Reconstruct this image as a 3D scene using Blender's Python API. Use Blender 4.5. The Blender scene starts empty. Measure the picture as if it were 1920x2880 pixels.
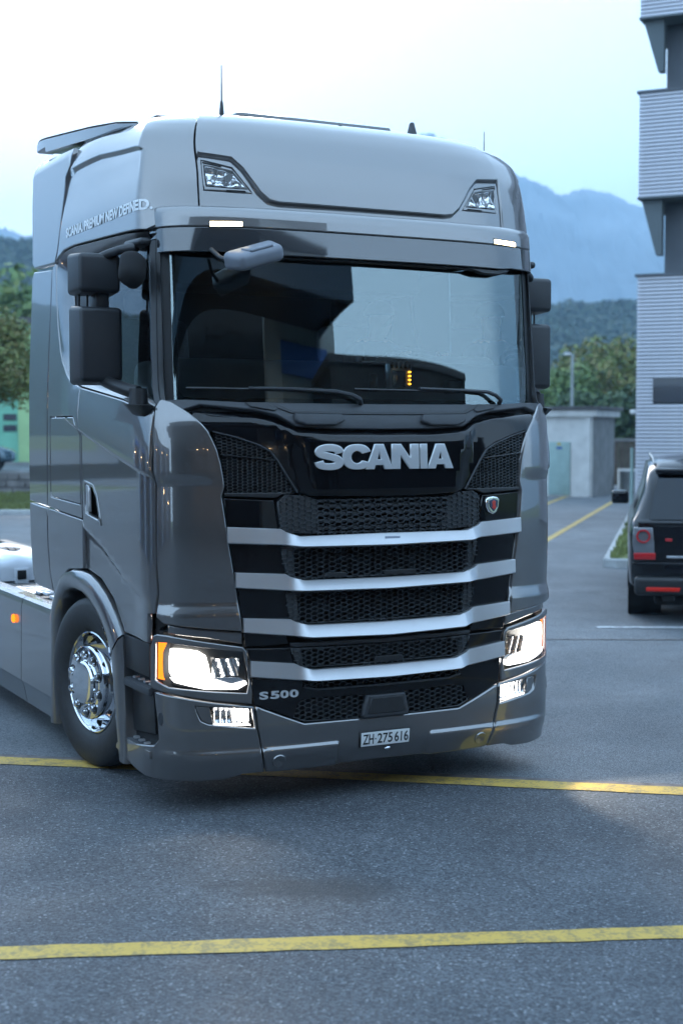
import bpy, bmesh, math, random
import numpy as np
from mathutils import Vector, Matrix
from mathutils.geometry import delaunay_2d_cdt
R = math.radians
random.seed(7)
rng = np.random.default_rng(7)
scn = bpy.context.scene
COL = scn.collection

# ------------------------------------------------------------------ camera
cd = bpy.data.cameras.new('camera')
cam = bpy.data.objects.new('camera', cd)
COL.objects.link(cam)
cam.location = (0, 0, 2.0)
cam.rotation_euler = (math.pi / 2 - 0.0576, 0, 0)
cd.sensor_fit = 'VERTICAL'
cd.sensor_height = 36
cd.sensor_width = 24
cd.lens = 51.18
cd.clip_start = 0.1
cd.clip_end = 20000
cd.dof.use_dof = True
cd.dof.focus_distance = 8.0
cd.dof.aperture_fstop = 2.2
scn.camera = cam

# ------------------------------------------------------------------ world: dusk sky, even and pale
SUN_EL, SUN_ROT = 22.0, 348.0
world = bpy.data.worlds.new('World')
scn.world = world
world.use_nodes = True
wn, wl = world.node_tree.nodes, world.node_tree.links
wn.clear()
sky = wn.new('ShaderNodeTexSky')
sky.sky_type = 'NISHITA'
sky.sun_disc = False
sky.sun_elevation = R(SUN_EL)
sky.sun_rotation = R(SUN_ROT)
sky.altitude = 200
sky.air_density = 1.2
sky.dust_density = 3.0
sky.ozone_density = 2.0
hs = wn.new('ShaderNodeHueSaturation')
hs.inputs['Saturation'].default_value = 0.55
mixc = wn.new('ShaderNodeMix')
mixc.data_type = 'RGBA'
mixc.inputs[0].default_value = 0.88
mixc.inputs[7].default_value = (5.0, 7.4, 10.2, 1)      # thin even cloud layer
bg = wn.new('ShaderNodeBackground')
bg.inputs['Strength'].default_value = 0.115
wo = wn.new('ShaderNodeOutputWorld')
wl.new(sky.outputs[0], hs.inputs['Color'])
wl.new(hs.outputs[0], mixc.inputs[6])
wl.new(mixc.outputs[2], bg.inputs['Color'])
wl.new(bg.outputs[0], wo.inputs['Surface'])

sd = bpy.data.lights.new('sun', 'SUN')
sd.energy = 0.5
sd.angle = R(20)
sd.color = (1.0, 0.95, 0.9)
sun = bpy.data.objects.new('sun', sd)
COL.objects.link(sun)
# towards the sun: same azimuth as the sky's sun
_az = R(SUN_ROT)
_d = Vector((math.sin(_az) * math.cos(R(SUN_EL)), math.cos(_az) * math.cos(R(SUN_EL)), math.sin(R(SUN_EL))))
sun.rotation_euler = _d.to_track_quat('Z', 'Y').to_euler()
sun.location = (-20, -30, 40)

vs = scn.view_settings
vs.view_transform = 'Standard'
vs.look = 'None'
vs.gamma = 1
vs.use_curve_mapping = False
vs.exposure = 1.38
cy = scn.cycles
cy.use_denoising = True
cy.max_bounces = 7
cy.diffuse_bounces = 3
cy.glossy_bounces = 3
cy.use_adaptive_sampling = True
cy.adaptive_threshold = .02
cy.transmission_bounces = 6
cy.transparent_max_bounces = 12
cy.volume_bounces = 0
cy.sample_clamp_indirect = 4
cy.caustics_reflective = False
cy.caustics_refractive = False

# ------------------------------------------------------------------ materials
MATS = {}
def nodes_of(name):
    m = bpy.data.materials.new(name)
    m.use_nodes = True
    return m, m.node_tree.nodes, m.node_tree.links
def setp(p, **k):
    for a, b in k.items():
        key = a.replace('_', ' ')
        for s in p.inputs:
            if s.name.lower() == key.lower():
                s.default_value = b
def mat(name, col, rough=.5, metal=0.0, coat=0.0, spec=.5, noise=0.0, nscale=8.0, bump=0.0, bscale=60.0, rvar=0.0, emit=None, estr=0.0, coat_rough=.03, detail=4, obj=True):
    """plain surface with a little procedural colour, gloss and relief variation"""
    m, n, l = nodes_of(name)
    p = n['Principled BSDF']
    p.inputs['Base Color'].default_value = (*col, 1)
    setp(p, roughness=rough, metallic=metal, coat_weight=coat, coat_roughness=coat_rough, specular_ior_level=spec)
    if emit:
        p.inputs['Emission Color'].default_value = (*emit, 1)
        p.inputs['Emission Strength'].default_value = estr
    tc = n.new('ShaderNodeTexCoord')
    src = tc.outputs['Object' if obj else 'Generated']
    if noise or rvar:
        t = n.new('ShaderNodeTexNoise')
        t.inputs['Scale'].default_value = nscale
        t.inputs['Detail'].default_value = detail
        l.new(src, t.inputs['Vector'])
        if noise:
            mr = n.new('ShaderNodeMapRange')
            mr.inputs[1].default_value = .3
            mr.inputs[2].default_value = .7
            mr.inputs[3].default_value = 1 - noise
            mr.inputs[4].default_value = 1 + noise
            l.new(t.outputs['Fac'], mr.inputs[0])
            mm = n.new('ShaderNodeVectorMath')
            mm.operation = 'SCALE'
            mm.inputs[0].default_value = col
            l.new(mr.outputs[0], mm.inputs['Scale'])
            l.new(mm.outputs[0], p.inputs['Base Color'])
        if rvar:
            mr = n.new('ShaderNodeMapRange')
            mr.inputs[1].default_value = .35
            mr.inputs[2].default_value = .65
            mr.inputs[3].default_value = max(0, rough - rvar)
            mr.inputs[4].default_value = rough + rvar
            l.new(t.outputs['Fac'], mr.inputs[0])
            l.new(mr.outputs[0], p.inputs['Roughness'])
    if bump:
        t = n.new('ShaderNodeTexNoise')
        t.inputs['Scale'].default_value = bscale
        t.inputs['Detail'].default_value = 3
        l.new(src, t.inputs['Vector'])
        b = n.new('ShaderNodeBump')
        b.inputs['Strength'].default_value = bump
        b.inputs['Distance'].default_value = .01
        l.new(t.outputs['Fac'], b.inputs['Height'])
        l.new(b.outputs[0], p.inputs['Normal'])
    MATS[name] = m
    return m
def emission(name, col, strength):
    m, n, l = nodes_of(name)
    n.remove(n['Principled BSDF'])
    e = n.new('ShaderNodeEmission')
    e.inputs[0].default_value = (*col, 1)
    e.inputs[1].default_value = strength
    l.new(e.outputs[0], n['Material Output'].inputs[0])
    MATS[name] = m
    return m
def glass(name, tint, ior=1.5, rough=0.0, gloss=(1, 1, 1)):
    """thin sheet of glass: Fresnel reflection over a tinted clear pane"""
    m, n, l = nodes_of(name)
    n.remove(n['Principled BSDF'])
    f = n.new('ShaderNodeFresnel')
    f.inputs['IOR'].default_value = ior
    t = n.new('ShaderNodeBsdfTransparent')
    t.inputs[0].default_value = (*tint, 1)
    g = n.new('ShaderNodeBsdfGlossy')
    g.inputs['Roughness'].default_value = rough
    g.inputs['Color'].default_value = (*gloss, 1)
    mx = n.new('ShaderNodeMixShader')
    l.new(f.outputs[0], mx.inputs[0])
    l.new(t.outputs[0], mx.inputs[1])
    l.new(g.outputs[0], mx.inputs[2])
    l.new(mx.outputs[0], n['Material Output'].inputs[0])
    MATS[name] = m
    return m
mat('paint', (.140, .135, .134), rough=.28, metal=.75, coat=1.0, coat_rough=.012)
MATS['paint'].node_tree.nodes['Principled BSDF'].inputs['Coat IOR'].default_value = 2.0
mat('silver', (.48, .48, .49), rough=.38, metal=.7, coat=.2, rvar=.03)
mat('gloss_black', (.004, .004, .005), rough=.05, coat=.15, spec=.35)
mat('black_plastic', (.013, .014, .016), rough=.42, noise=.15, nscale=30, bump=.05, bscale=300)
mat('grey_plastic', (.030, .033, .038), rough=.45, noise=.1, nscale=20, bump=.05, bscale=300)
mat('mirror_plastic', (.016, .018, .022), rough=.42, noise=.06, nscale=20, bump=.04, bscale=400)
mat('mirror_skylit', (.17, .185, .215), rough=.38, noise=.05, nscale=20)  # dark mirror plastic with the sky's light put into its colour
mat('mesh_plastic', (.05, .055, .06), rough=.28)
mat('dark_void', (.006, .006, .007), rough=.9)
mat('smoked', (.03, .032, .036), rough=.06, coat=1.0)
MATS['smoked'].node_tree.nodes['Principled BSDF'].inputs['Coat IOR'].default_value = 1.75
mat('rubber', (.016, .017, .019), rough=.55, noise=.2, nscale=25, bump=.15, bscale=80)
mat('chrome', (.75, .76, .78), rough=.07, metal=1, rvar=.03, nscale=10)
mat('alu', (.55, .57, .6), rough=.32, metal=.9, noise=.12, nscale=14, bump=.1, bscale=90)
mat('letter_silver', (.66, .68, .70), rough=.28, metal=.6, coat=.3)
mat('print_white', (.80, .81, .82), rough=.4)
mat('plate_white', (.72, .73, .72), rough=.3, coat=.3, noise=.05)
mat('print_black', (.012, .012, .013), rough=.5)
mat('sticker_grey', (.30, .33, .40), rough=.5)
mat('seat_fabric', (.06, .06, .068), rough=.9, noise=.2, nscale=60, bump=.3, bscale=200)
mat('dash', (.13, .15, .16), rough=.6, noise=.1, bump=.1, bscale=250)
mat('curtain', (.015, .013, .016), rough=.9, noise=.2, nscale=12)
mat('cab_trim', (.022, .022, .025), rough=.8, noise=.1)
mat('mudguard', (.62, .65, .70), rough=.4, noise=.05)
mat('red_enamel', (.45, .03, .025), rough=.25, coat=.6)
mat('blue_enamel', (.02, .03, .07), rough=.25, coat=.6)
mat('yellow_green', (.35, .55, .05), rough=.5)
mat('lens_chrome', (.82, .82, .83), rough=.16, metal=1)
mat('lamp_dark', (.02, .02, .02), rough=.25)
emission('lamp_white', (1.0, .95, .86), 9)
emission('drl_white', (1.0, .98, .97), 2.2)
emission('fog_white', (1.0, .96, .88), 6)
emission('marker_warm', (1.0, .80, .45), 6)
emission('amber_lit', (1.0, .20, .012), 1.1)
emission('led_orange', (1.0, .38, .02), 4)
emission('led_green', (.1, 1.0, .25), 1.2)
glass('windscreen', (.82, .94, .94), 2.55, gloss=(.86, 1, 1))
glass('side_glass', (.88, .95, .95), 1.55)
glass('lens', (.96, .97, .98), 1.45)
glass('suv_glass', (.05, .07, .09), 1.6)

# ------------------------------------------------------------------ mesh helpers
def finish(ob, label=None, cat=None, group=None, kind=None):
    if label: ob['label'] = label
    if cat: ob['category'] = cat
    if group: ob['group'] = group
    if kind: ob['kind'] = kind
    return ob
def add(name, verts, faces, material, parent=None, smooth=True, ang=38, **tags):
    me = bpy.data.meshes.new(name)
    me.from_pydata([tuple(map(float, v)) for v in verts], [], [tuple(f) for f in faces])
    me.validate()
    if isinstance(material, (list, tuple)):
        for k in material: me.materials.append(MATS[k])
    else:
        me.materials.append(MATS[material])
    if smooth:
        me.polygons.foreach_set('use_smooth', [True] * len(me.polygons))
        try: me.set_sharp_from_angle(angle=R(ang))
        except Exception: pass
    me.update()
    ob = bpy.data.objects.new(name, me)
    COL.objects.link(ob)
    if parent: ob.parent = parent
    return finish(ob, **tags)
def from_bm(name, bm, material, parent=None, smooth=True, ang=38, **tags):
    bmesh.ops.recalc_face_normals(bm, faces=bm.faces)
    me = bpy.data.meshes.new(name)
    bm.to_mesh(me)
    bm.free()
    me.materials.append(MATS[material])
    if smooth:
        me.polygons.foreach_set('use_smooth', [True] * len(me.polygons))
        try: me.set_sharp_from_angle(angle=R(ang))
        except Exception: pass
    ob = bpy.data.objects.new(name, me)
    COL.objects.link(ob)
    if parent: ob.parent = parent
    return finish(ob, **tags)
def empty(name, loc=(0, 0, 0), rz=0, **tags):
    o = bpy.data.objects.new(name, None)
    COL.objects.link(o)
    o.location = loc
    o.rotation_euler = (0, 0, rz)
    o.empty_display_size = .2
    return finish(o, **tags)
def link_copy(o, parent=None):
    c = o.copy()
    COL.objects.link(c)
    c.parent = parent
    return c
def box_bm(c, s, bev=0.0, seg=2, rot=None, bm=None):
    bm = bm or bmesh.new()
    r = bmesh.ops.create_cube(bm, size=1)
    vv = r['verts']
    M = Matrix.Translation(c) @ (rot.to_4x4() if rot else Matrix.Identity(4)) @ Matrix.Diagonal((*s, 1))
    bmesh.ops.transform(bm, matrix=M, verts=vv)
    if bev:
        es = list({e for v in vv for e in v.link_edges})
        bmesh.ops.bevel(bm, geom=es, offset=bev, segments=seg, profile=.5, affect='EDGES')
    return bm
def box(name, c, s, material, parent=None, bev=0.0, seg=2, rot=None, **tags):
    return from_bm(name, box_bm(c, s, bev, seg, rot), material, parent, smooth=bev > 0, **tags)
def tube(name, pts, r, material, parent=None, n=10, caps=True, **tags):
    """sweep of a circle along a path; r may be a list"""
    P = [Vector(p) for p in pts]
    rr = r if isinstance(r, (list, tuple)) else [r] * len(P)
    V, Fc = [], []
    up = Vector((0, 0, 1))
    prev = None
    for i, p in enumerate(P):
        d = (P[min(i + 1, len(P) - 1)] - P[max(i - 1, 0)]).normalized()
        if prev is None:
            x = d.cross(up if abs(d.dot(up)) < .95 else Vector((1, 0, 0))).normalized()
        else:
            x = (prev - d * prev.dot(d)).normalized()
        prev = x
        y = d.cross(x)
        for k in range(n):
            a = 2 * math.pi * k / n
            V.append(p + (x * math.cos(a) + y * math.sin(a)) * rr[i])
    for i in range(len(P) - 1):
        for k in range(n):
            k2 = (k + 1) % n
            Fc.append((i * n + k, i * n + k2, (i + 1) * n + k2, (i + 1) * n + k))
    if caps:
        Fc.append(tuple(range(n - 1, -1, -1)))
        Fc.append(tuple(range((len(P) - 1) * n, len(P) * n)))
    return add(name, V, Fc, material, parent, **tags)
def lathe(name, prof, material, parent=None, n=48, axis='X', caps=False, **tags):
    """prof: (axial, radius) pairs"""
    V, Fc = [], []
    for (h, r) in prof:
        for k in range(n):
            a = 2 * math.pi * k / n
            c, s = r * math.cos(a), r * math.sin(a)
            V.append((h, c, s) if axis == 'X' else (c, s, h))
    m = len(prof)
    for i in range(m - 1):
        for k in range(n):
            k2 = (k + 1) % n
            Fc.append((i * n + k, i * n + k2, (i + 1) * n + k2, (i + 1) * n + k))
    if caps:
        Fc.append(tuple(range(n)))
        Fc.append(tuple(range((m - 1) * n, m * n)))
    return add(name, V, Fc, material, parent, **tags)
def grid(name, fn, nu, nv, material, parent=None, close_u=False, **tags):
    V = [fn(i / (nu - 1), j / (nv - 1)) for j in range(nv) for i in range(nu)]
    Fc = [(j * nu + i, j * nu + i + 1, (j + 1) * nu + i + 1, (j + 1) * nu + i) for j in range(nv - 1) for i in range(nu - 1)]
    return add(name, V, Fc, material, parent, **tags)
def prism(name, poly, h0, h1, axis, material, parent=None, bev=0.0, **tags):
    """extrude a 2D outline; axis = the extrusion axis, poly given in the two other axes in order"""
    bm = bmesh.new()
    def mk(p, h):
        return {'X': (h, p[0], p[1]), 'Y': (p[0], h, p[1]), 'Z': (p[0], p[1], h)}[axis]
    a = [bm.verts.new(mk(p, h0)) for p in poly]
    b = [bm.verts.new(mk(p, h1)) for p in poly]
    n = len(poly)
    bm.faces.new(a[::-1])
    bm.faces.new(b)
    for i in range(n):
        bm.faces.new((a[i], a[(i + 1) % n], b[(i + 1) % n], b[i]))
    if bev:
        bmesh.ops.bevel(bm, geom=list(bm.edges), offset=bev, segments=2, profile=.5, affect='EDGES')
    return from_bm(name, bm, material, parent, smooth=bev > 0, **tags)
def text_mesh(s, bold=0.0):
    """outline of a word as 2D vertices and faces (built-in typeface)"""
    cu = bpy.data.curves.new('tmp', 'FONT')
    cu.body = s
    cu.size = 1
    cu.offset = bold
    cu.resolution_u = 5
    o = bpy.data.objects.new('tmp', cu)
    COL.objects.link(o)
    dg = bpy.context.evaluated_depsgraph_get()
    dg.update()
    me = o.evaluated_get(dg).to_mesh()
    bm = bmesh.new()
    bm.from_mesh(me)
    bmesh.ops.remove_doubles(bm, verts=bm.verts, dist=1e-4)
    bmesh.ops.triangulate(bm, faces=bm.faces)
    bm.verts.index_update()
    V = [(v.co.x, v.co.y) for v in bm.verts]
    Fc = [tuple(v.index for v in (f.verts if f.normal.z > 0 else reversed(f.verts))) for f in bm.faces]
    bm.free()
    o.evaluated_get(dg).to_mesh_clear()
    bpy.data.objects.remove(o)
    bpy.data.curves.remove(cu)
    return V, Fc
def lettering(name, s, x0, x1, y0, y1, place, depth, material, parent, bold=0.0, slant=0.0, **tags):
    """a word fitted into a rectangle and raised by depth; place(x, y, off) -> 3D"""
    V, Fc = text_mesh(s, bold)
    V = np.array(V)
    lo, hi = V.min(0), V.max(0)
    Q = (V - lo) / (hi - lo)
    if slant: Q[:, 0] = (Q[:, 0] + slant * Q[:, 1]) / (1 + slant)
    xs, ys = x0 + Q[:, 0] * (x1 - x0), y0 + Q[:, 1] * (y1 - y0)
    n = len(V)
    P = [place(x, y, depth) for x, y in zip(xs, ys)] + [place(x, y, 0) for x, y in zip(xs, ys)]
    cnt = {}
    for f in Fc:
        for a, b in zip(f, f[1:] + f[:1]):
            cnt[(a, b)] = cnt.get((a, b), 0) + 1
    F2 = list(Fc)
    for (a, b) in cnt:
        if (b, a) not in cnt:
            F2.append((b, a, a + n, b + n))
    return add(name, P, F2, material, parent, ang=30, **tags)

# ------------------------------------------------------------------ the truck's skin: S(a, t)
# a = distance round the plan outline from the middle of the front (negative = viewer's left),
# t = height up the skin (equal to z up to 3.55 m, then running over the roof)
_gt = np.arange(0, 5.2, .004)
def smooth_table(tab, sig):
    y = np.interp(_gt, [p[0] for p in tab], [p[1] for p in tab])
    k = np.exp(-.5 * (np.arange(-60, 61) * .004 / sig) ** 2)
    k /= k.sum()
    return np.convolve(np.pad(y, 60, mode='edge'), k, 'valid')
VF = smooth_table([(.15, .03), (.2, .01), (.3, -.03), (.45, -.04), (.6, -.03), (1.0, -.03), (1.5, -.03), (1.9, -.02), (2.05, 0), (2.2, .09), (3.0, .17), (3.15, .2), (3.3, .22), (3.42, .245),
                   (3.55, .305), (3.65, .37), (3.75, .46), (3.85, .57), (4.0, .72), (4.3, 1.0), (4.8, 1.45)], .022)
WT = smooth_table([(0, 1.245), (2.0, 1.245), (2.4, 1.24), (3.0, 1.225), (3.3, 1.215), (3.45, 1.2), (3.55, 1.165), (3.65, 1.11), (3.75, 1.045), (3.85, .96), (4.0, .83), (4.3, .57), (4.8, .14)], .03)
WT2 = smooth_table([(0, 1.245), (2.0, 1.245), (2.4, 1.24), (3.0, 1.225), (3.45, 1.215), (3.55, 1.20), (3.65, 1.172), (3.75, 1.125), (3.85, 1.05), (4.0, .92), (4.3, .6), (4.8, .14)], .03)
ZT = smooth_table([(0, 0), (3.55, 3.55), (3.65, 3.625), (3.75, 3.672), (3.85, 3.70), (4.0, 3.722), (4.3, 3.74), (4.8, 3.75)], .03)
W0, DC, NN = 1.245, .42, 3.3
_th = np.linspace(0, math.pi / 2, 20001)
_pu = W0 * np.sin(_th) ** (2 / NN)
_pv = DC * (1 - np.cos(_th) ** (2 / NN))
_ps = np.concatenate([[0], np.cumsum(np.hypot(np.diff(_pu), np.diff(_pv)))])
A0 = _ps[-1]
def S0(a, t):
    a, t = np.asarray(a, float), np.asarray(t, float)
    s = np.abs(a)
    u = np.interp(s, _ps, _pu) * np.where(a < 0, -1., 1.)
    v = np.interp(s, _ps, _pv) + np.maximum(s - A0, 0)
    vf = np.interp(t, _gt, VF)
    b = 1 - np.clip((v - .08) / np.maximum(.55, 1.75 * vf), 0, 1)
    b = b * b * (3 - 2 * b)
    k = np.clip((v - .5) / 1.0, 0, 1)
    k = k * k * (3 - 2 * k)
    w = np.interp(t, _gt, WT) * (1 - k) + np.interp(t, _gt, WT2) * k
    return np.stack([u * w / W0, v + vf * b, np.interp(t, _gt, ZT) + .03 * k * np.clip((t - 3.3) / .4, 0, 1)], -1)
def S(a, t, off=0.0, base=S0):
    a, t = np.asarray(a, float), np.asarray(t, float)
    e = 2e-3
    p = base(a, t)
    da = base(a + e, t) - base(a - e, t)
    dt = base(a, t + e) - base(a, t - e)
    n = np.cross(da, dt)
    n /= np.maximum(np.linalg.norm(n, axis=-1, keepdims=True), 1e-12)
    return p + n * np.asarray(off)[..., None]
# windscreen surface
GW, GD, GN = 1.18, .40, 3.0
def G0(u, z):
    u, z = np.asarray(u, float), np.asarray(z, float)
    r = np.clip(np.abs(u) / GW, 0, .9999)
    return np.stack([u, .06 + (z - 2.13) * .09 + GD * (1 - (1 - r ** GN) ** (1 / GN)), z + 0 * u], -1)
def G(u, z, off=0.0):
    return S(u, z, off, G0)
# sun visor surface
def Vz0(a, t):
    a, t = np.asarray(a, float), np.asarray(t, float)
    s = np.abs(a)
    u = np.interp(s, _ps, _pu) * np.where(a < 0, -1., 1.) * 1.16 / W0
    v = (np.interp(s, _ps, _pv) + np.maximum(s - A0, 0)) * .95
    z = t
    return np.stack([u, v + np.interp(t, [2.85, 2.90, 3.03, 3.11, 3.14, 3.155, 3.17], [.034, .040, .058, .068, .088, .125, .20]), np.interp(t, [2.0, 3.12, 3.14, 3.155, 3.17, 3.3], [2.0, 3.12, 3.137, 3.146, 3.155, 3.18])], -1)
def Vz(a, t, off=0.0):
    return S(a, t, off, Vz0)

def resample(poly, step, closed=True):
    P = [np.array(p, float) for p in poly]
    out = []
    m = len(P)
    for i in range(m if closed else m - 1):
        a, b = P[i], P[(i + 1) % m]
        k = max(1, int(math.ceil(np.linalg.norm(b - a) / step)))
        for j in range(k): out.append(a + (b - a) * j / k)
    if not closed: out.append(P[-1])
    return np.array(out)
def area2(P):
    x, y = P[:, 0], P[:, 1]
    return float(np.sum(x * np.roll(y, -1) - y * np.roll(x, -1)))
def inside(pts, P):
    x, y = pts[:, 0], pts[:, 1]
    r = np.zeros(len(pts), bool)
    for (x1, y1), (x2, y2) in zip(P, np.roll(P, -1, 0)):
        c = ((y1 > y) != (y2 > y))
        if y2 != y1:
            r ^= c & (x < (x2 - x1) * (y - y1) / (y2 - y1) + x1)
    return r
def segdist(pts, P, closed=True):
    d = np.full(len(pts), 1e9)
    Q = np.roll(P, -1, 0) if closed else P[1:]
    for a, b in zip(P, Q):
        ab = b - a
        L = max(ab @ ab, 1e-12)
        tt = np.clip(((pts - a) @ ab) / L, 0, 1)
        d = np.minimum(d, np.linalg.norm(pts - a - tt[:, None] * ab, axis=1))
    return d
def inset_ring(P, e):
    d = np.roll(P, -1, 0) - np.roll(P, 1, 0)
    n = np.stack([-d[:, 1], d[:, 0]], -1)
    n /= np.maximum(np.linalg.norm(n, axis=1, keepdims=True), 1e-9)
    return P + n * e
def panel(name, poly, material, parent=None, off=0.0, thick=.03, res=.05, bev=.005, fn=S, disp=None, holes=(), ang=50, bdepth=None, extra=(), **tags):
    """a pressed panel lying on surface fn: outline in (a, t), rounded edge, returned rim of depth thick"""
    loops = []
    for k, q in enumerate([poly] + list(holes)):
        L = resample(q, res)
        ar = area2(L)
        if (k == 0 and ar < 0) or (k > 0 and ar > 0): L = L[::-1]
        loops.append(L)
    ins = [inset_ring(L, bev) for L in loops]
    lo, hi = loops[0].min(0), loops[0].max(0)
    gx, gy = np.meshgrid(np.arange(lo[0] + res * .5, hi[0], res), np.arange(lo[1] + res * .5, hi[1], res))
    gp = np.stack([gx.ravel(), gy.ravel()], -1)
    ok = inside(gp, ins[0])
    for h in ins[1:]: ok &= ~inside(gp, h)
    gp = gp[ok]
    if len(gp):
        dd = np.min([segdist(gp, r) for r in ins], axis=0)
        gp = gp[dd > res * .4]
    xs_ = []
    for ln in extra:
        ln = np.array(ln, float)
        q = resample(ln, .016, closed=False)
        d = np.gradient(q, axis=0)
        nn = np.stack([-d[:, 1], d[:, 0]], -1)
        nn /= np.maximum(np.linalg.norm(nn, axis=1, keepdims=True), 1e-9)
        if len(gp): gp = gp[segdist(gp, ln, closed=False) > .024]
        xs_ += [q + nn * o for o in (-.018, -.011, -.004, .003, .010, .018)]
    if xs_:
        xq = np.concatenate(xs_)
        ok = inside(xq, ins[0])
        for h in ins[1:]: ok &= ~inside(xq, h)
        xq = xq[ok]
        if len(xq): xq = xq[np.min([segdist(xq, r) for r in ins], axis=0) > .006]
        if len(xq): gp = np.concatenate([gp, xq]) if len(gp) else xq
    pts = np.concatenate(ins + [gp]) if len(gp) else np.concatenate(ins)
    faces_c, st = [], 0
    edges = []
    for r in ins:
        k = len(r)
        edges += [(st + i, st + (i + 1) % k) for i in range(k)]
        faces_c.append(list(range(st, st + k)))
        st += k
    r = delaunay_2d_cdt([Vector(p) for p in pts], edges, [], 0, 1e-6)
    V2 = np.array([tuple(v) for v in r[0]])
    tris = [tuple(f) for f in r[2]]
    cen = np.array([V2[list(f)].mean(0) for f in tris])
    keep = inside(cen, ins[0])
    for h in ins[1:]: keep &= ~inside(cen, h)
    tris = [f for f, k in zip(tris, keep) if k]
    orig = r[3]
    o2n = {}
    for i, ol in enumerate(orig):
        for q in ol: o2n[q] = i
    def ev(q, o):
        dd_ = disp(q[:, 0], q[:, 1]) if disp else 0.0
        return fn(q[:, 0], q[:, 1], off + o + dd_ + 0 * q[:, 0])
    V3 = list(ev(V2, 0))
    e_ = .003
    na = np.cross(ev(V2 + [e_, 0], 0) - ev(V2 - [e_, 0], 0), ev(V2 + [0, e_], 0) - ev(V2 - [0, e_], 0))
    na /= np.maximum(np.linalg.norm(na, axis=1, keepdims=True), 1e-12)
    NRM = list(na)
    F3 = []
    for f in tris:
        q = V2[list(f)]
        F3.append(f if area2(q) > 0 else f[::-1])
    bd = bev * .6 if bdepth is None else bdepth
    st = 0
    for L, I in zip(loops, ins):
        k = len(L)
        b1 = len(V3)
        q0 = ev(L, -bd)
        q1 = np.array([V3[o2n[st + i]] for i in range(k)])
        nn = np.array([NRM[o2n[st + i]] for i in range(k)])
        ow = q0 - q1
        ow -= nn * np.sum(ow * nn, 1, keepdims=True)
        ow /= np.maximum(np.linalg.norm(ow, axis=1, keepdims=True), 1e-12)
        V3 += list(q0)
        NRM += list((nn + ow) / 1.4142)
        b2 = len(V3)
        V3 += list(ev(L, -thick))
        NRM += list(ow)
        for i in range(k):
            j = (i + 1) % k
            A, B = o2n[st + i], o2n[st + j]
            F3.append((b1 + i, b1 + j, B, A))
            F3.append((b2 + i, b2 + j, b1 + j, b1 + i))
        st += k
    ob = add(name, V3, F3, material, parent, smooth=False, **tags)
    me = ob.data
    me.polygons.foreach_set('use_smooth', [True] * len(me.polygons))
    if len(me.vertices) == len(NRM):
        me.normals_split_custom_set_from_vertices([tuple(map(float, q)) for q in NRM])
    return ob
def mirror(poly): return [(-p[0], p[1]) for p in poly][::-1]
def sym(half):
    """half outline on the left (a<=0) listed top to bottom -> closed symmetric outline"""
    return list(half) + [(-p[0], p[1]) for p in reversed(half)]
def honeycomb(name, poly, material, parent, dx=.0415, dz=.036, hin=.015, bar=.0055, f=0.0, b=-.02, fn=S, org=(0, 0), skip=None, **tags):
    """open grille of flat six-sided cells"""
    P = np.array(poly, float)
    lo, hi = P.min(0), P.max(0)
    hout = dx - hin
    es = {}
    i0, i1 = int((lo[0] - org[0]) / dx) - 2, int((hi[0] - org[0]) / dx) + 2
    for i in range(i0, i1 + 1):
        j0, j1 = int((lo[1] - org[1]) / dz) - 2, int((hi[1] - org[1]) / dz) + 2
        for j in range(j0, j1 + 1):
            cx, cz = org[0] + i * dx, org[1] + j * dz + (dz / 2 if i % 2 else 0)
            C = [(cx - hout, cz), (cx - hin, cz + dz / 2), (cx + hin, cz + dz / 2), (cx + hout, cz), (cx + hin, cz - dz / 2), (cx - hin, cz - dz / 2)]
            for q in range(6):
                A, B = C[q], C[(q + 1) % 6]
                key = tuple(sorted([(round(A[0], 4), round(A[1], 4)), (round(B[0], 4), round(B[1], 4))]))
                es[key] = 1
    E_ = np.array([[k[0], k[1]] for k in es])
    mid = E_.mean(1)
    ok = inside(mid, P)
    if skip is not None: ok &= ~skip(mid)
    E_ = E_[ok]
    V, Fc = [], []
    for A, B in E_:
        d = B - A
        d = d / np.linalg.norm(d)
        p = np.array([-d[1], d[0]]) * bar / 2
        A2, B2 = A - d * bar * .3, B + d * bar * .3
        q = np.array([A2 - p, B2 - p, B2 + p, A2 + p])
        s = len(V)
        V += list(fn(q[:, 0], q[:, 1], np.full(4, f))) + list(fn(q[:, 0], q[:, 1], np.full(4, b)))
        Fc += [(s, s + 1, s + 2, s + 3), (s + 1, s, s + 4, s + 5), (s + 2, s + 1, s + 5, s + 6), (s + 3, s + 2, s + 6, s + 7), (s, s + 3, s + 7, s + 4)]
    return add(name, V, Fc, material, parent, smooth=False, **tags)
def sstep(x, a, b):
    q = np.clip((x - a) / (b - a), 0, 1)
    return q * q * (3 - 2 * q)

# ================================================================== THE TRUCK
truck = empty('truck', (0.2178, 7.835, 0), 0.4745, label='grey metallic tractor truck with black grille and lit headlights, turning in the yard', cat='truck')
T_ = truck
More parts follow.
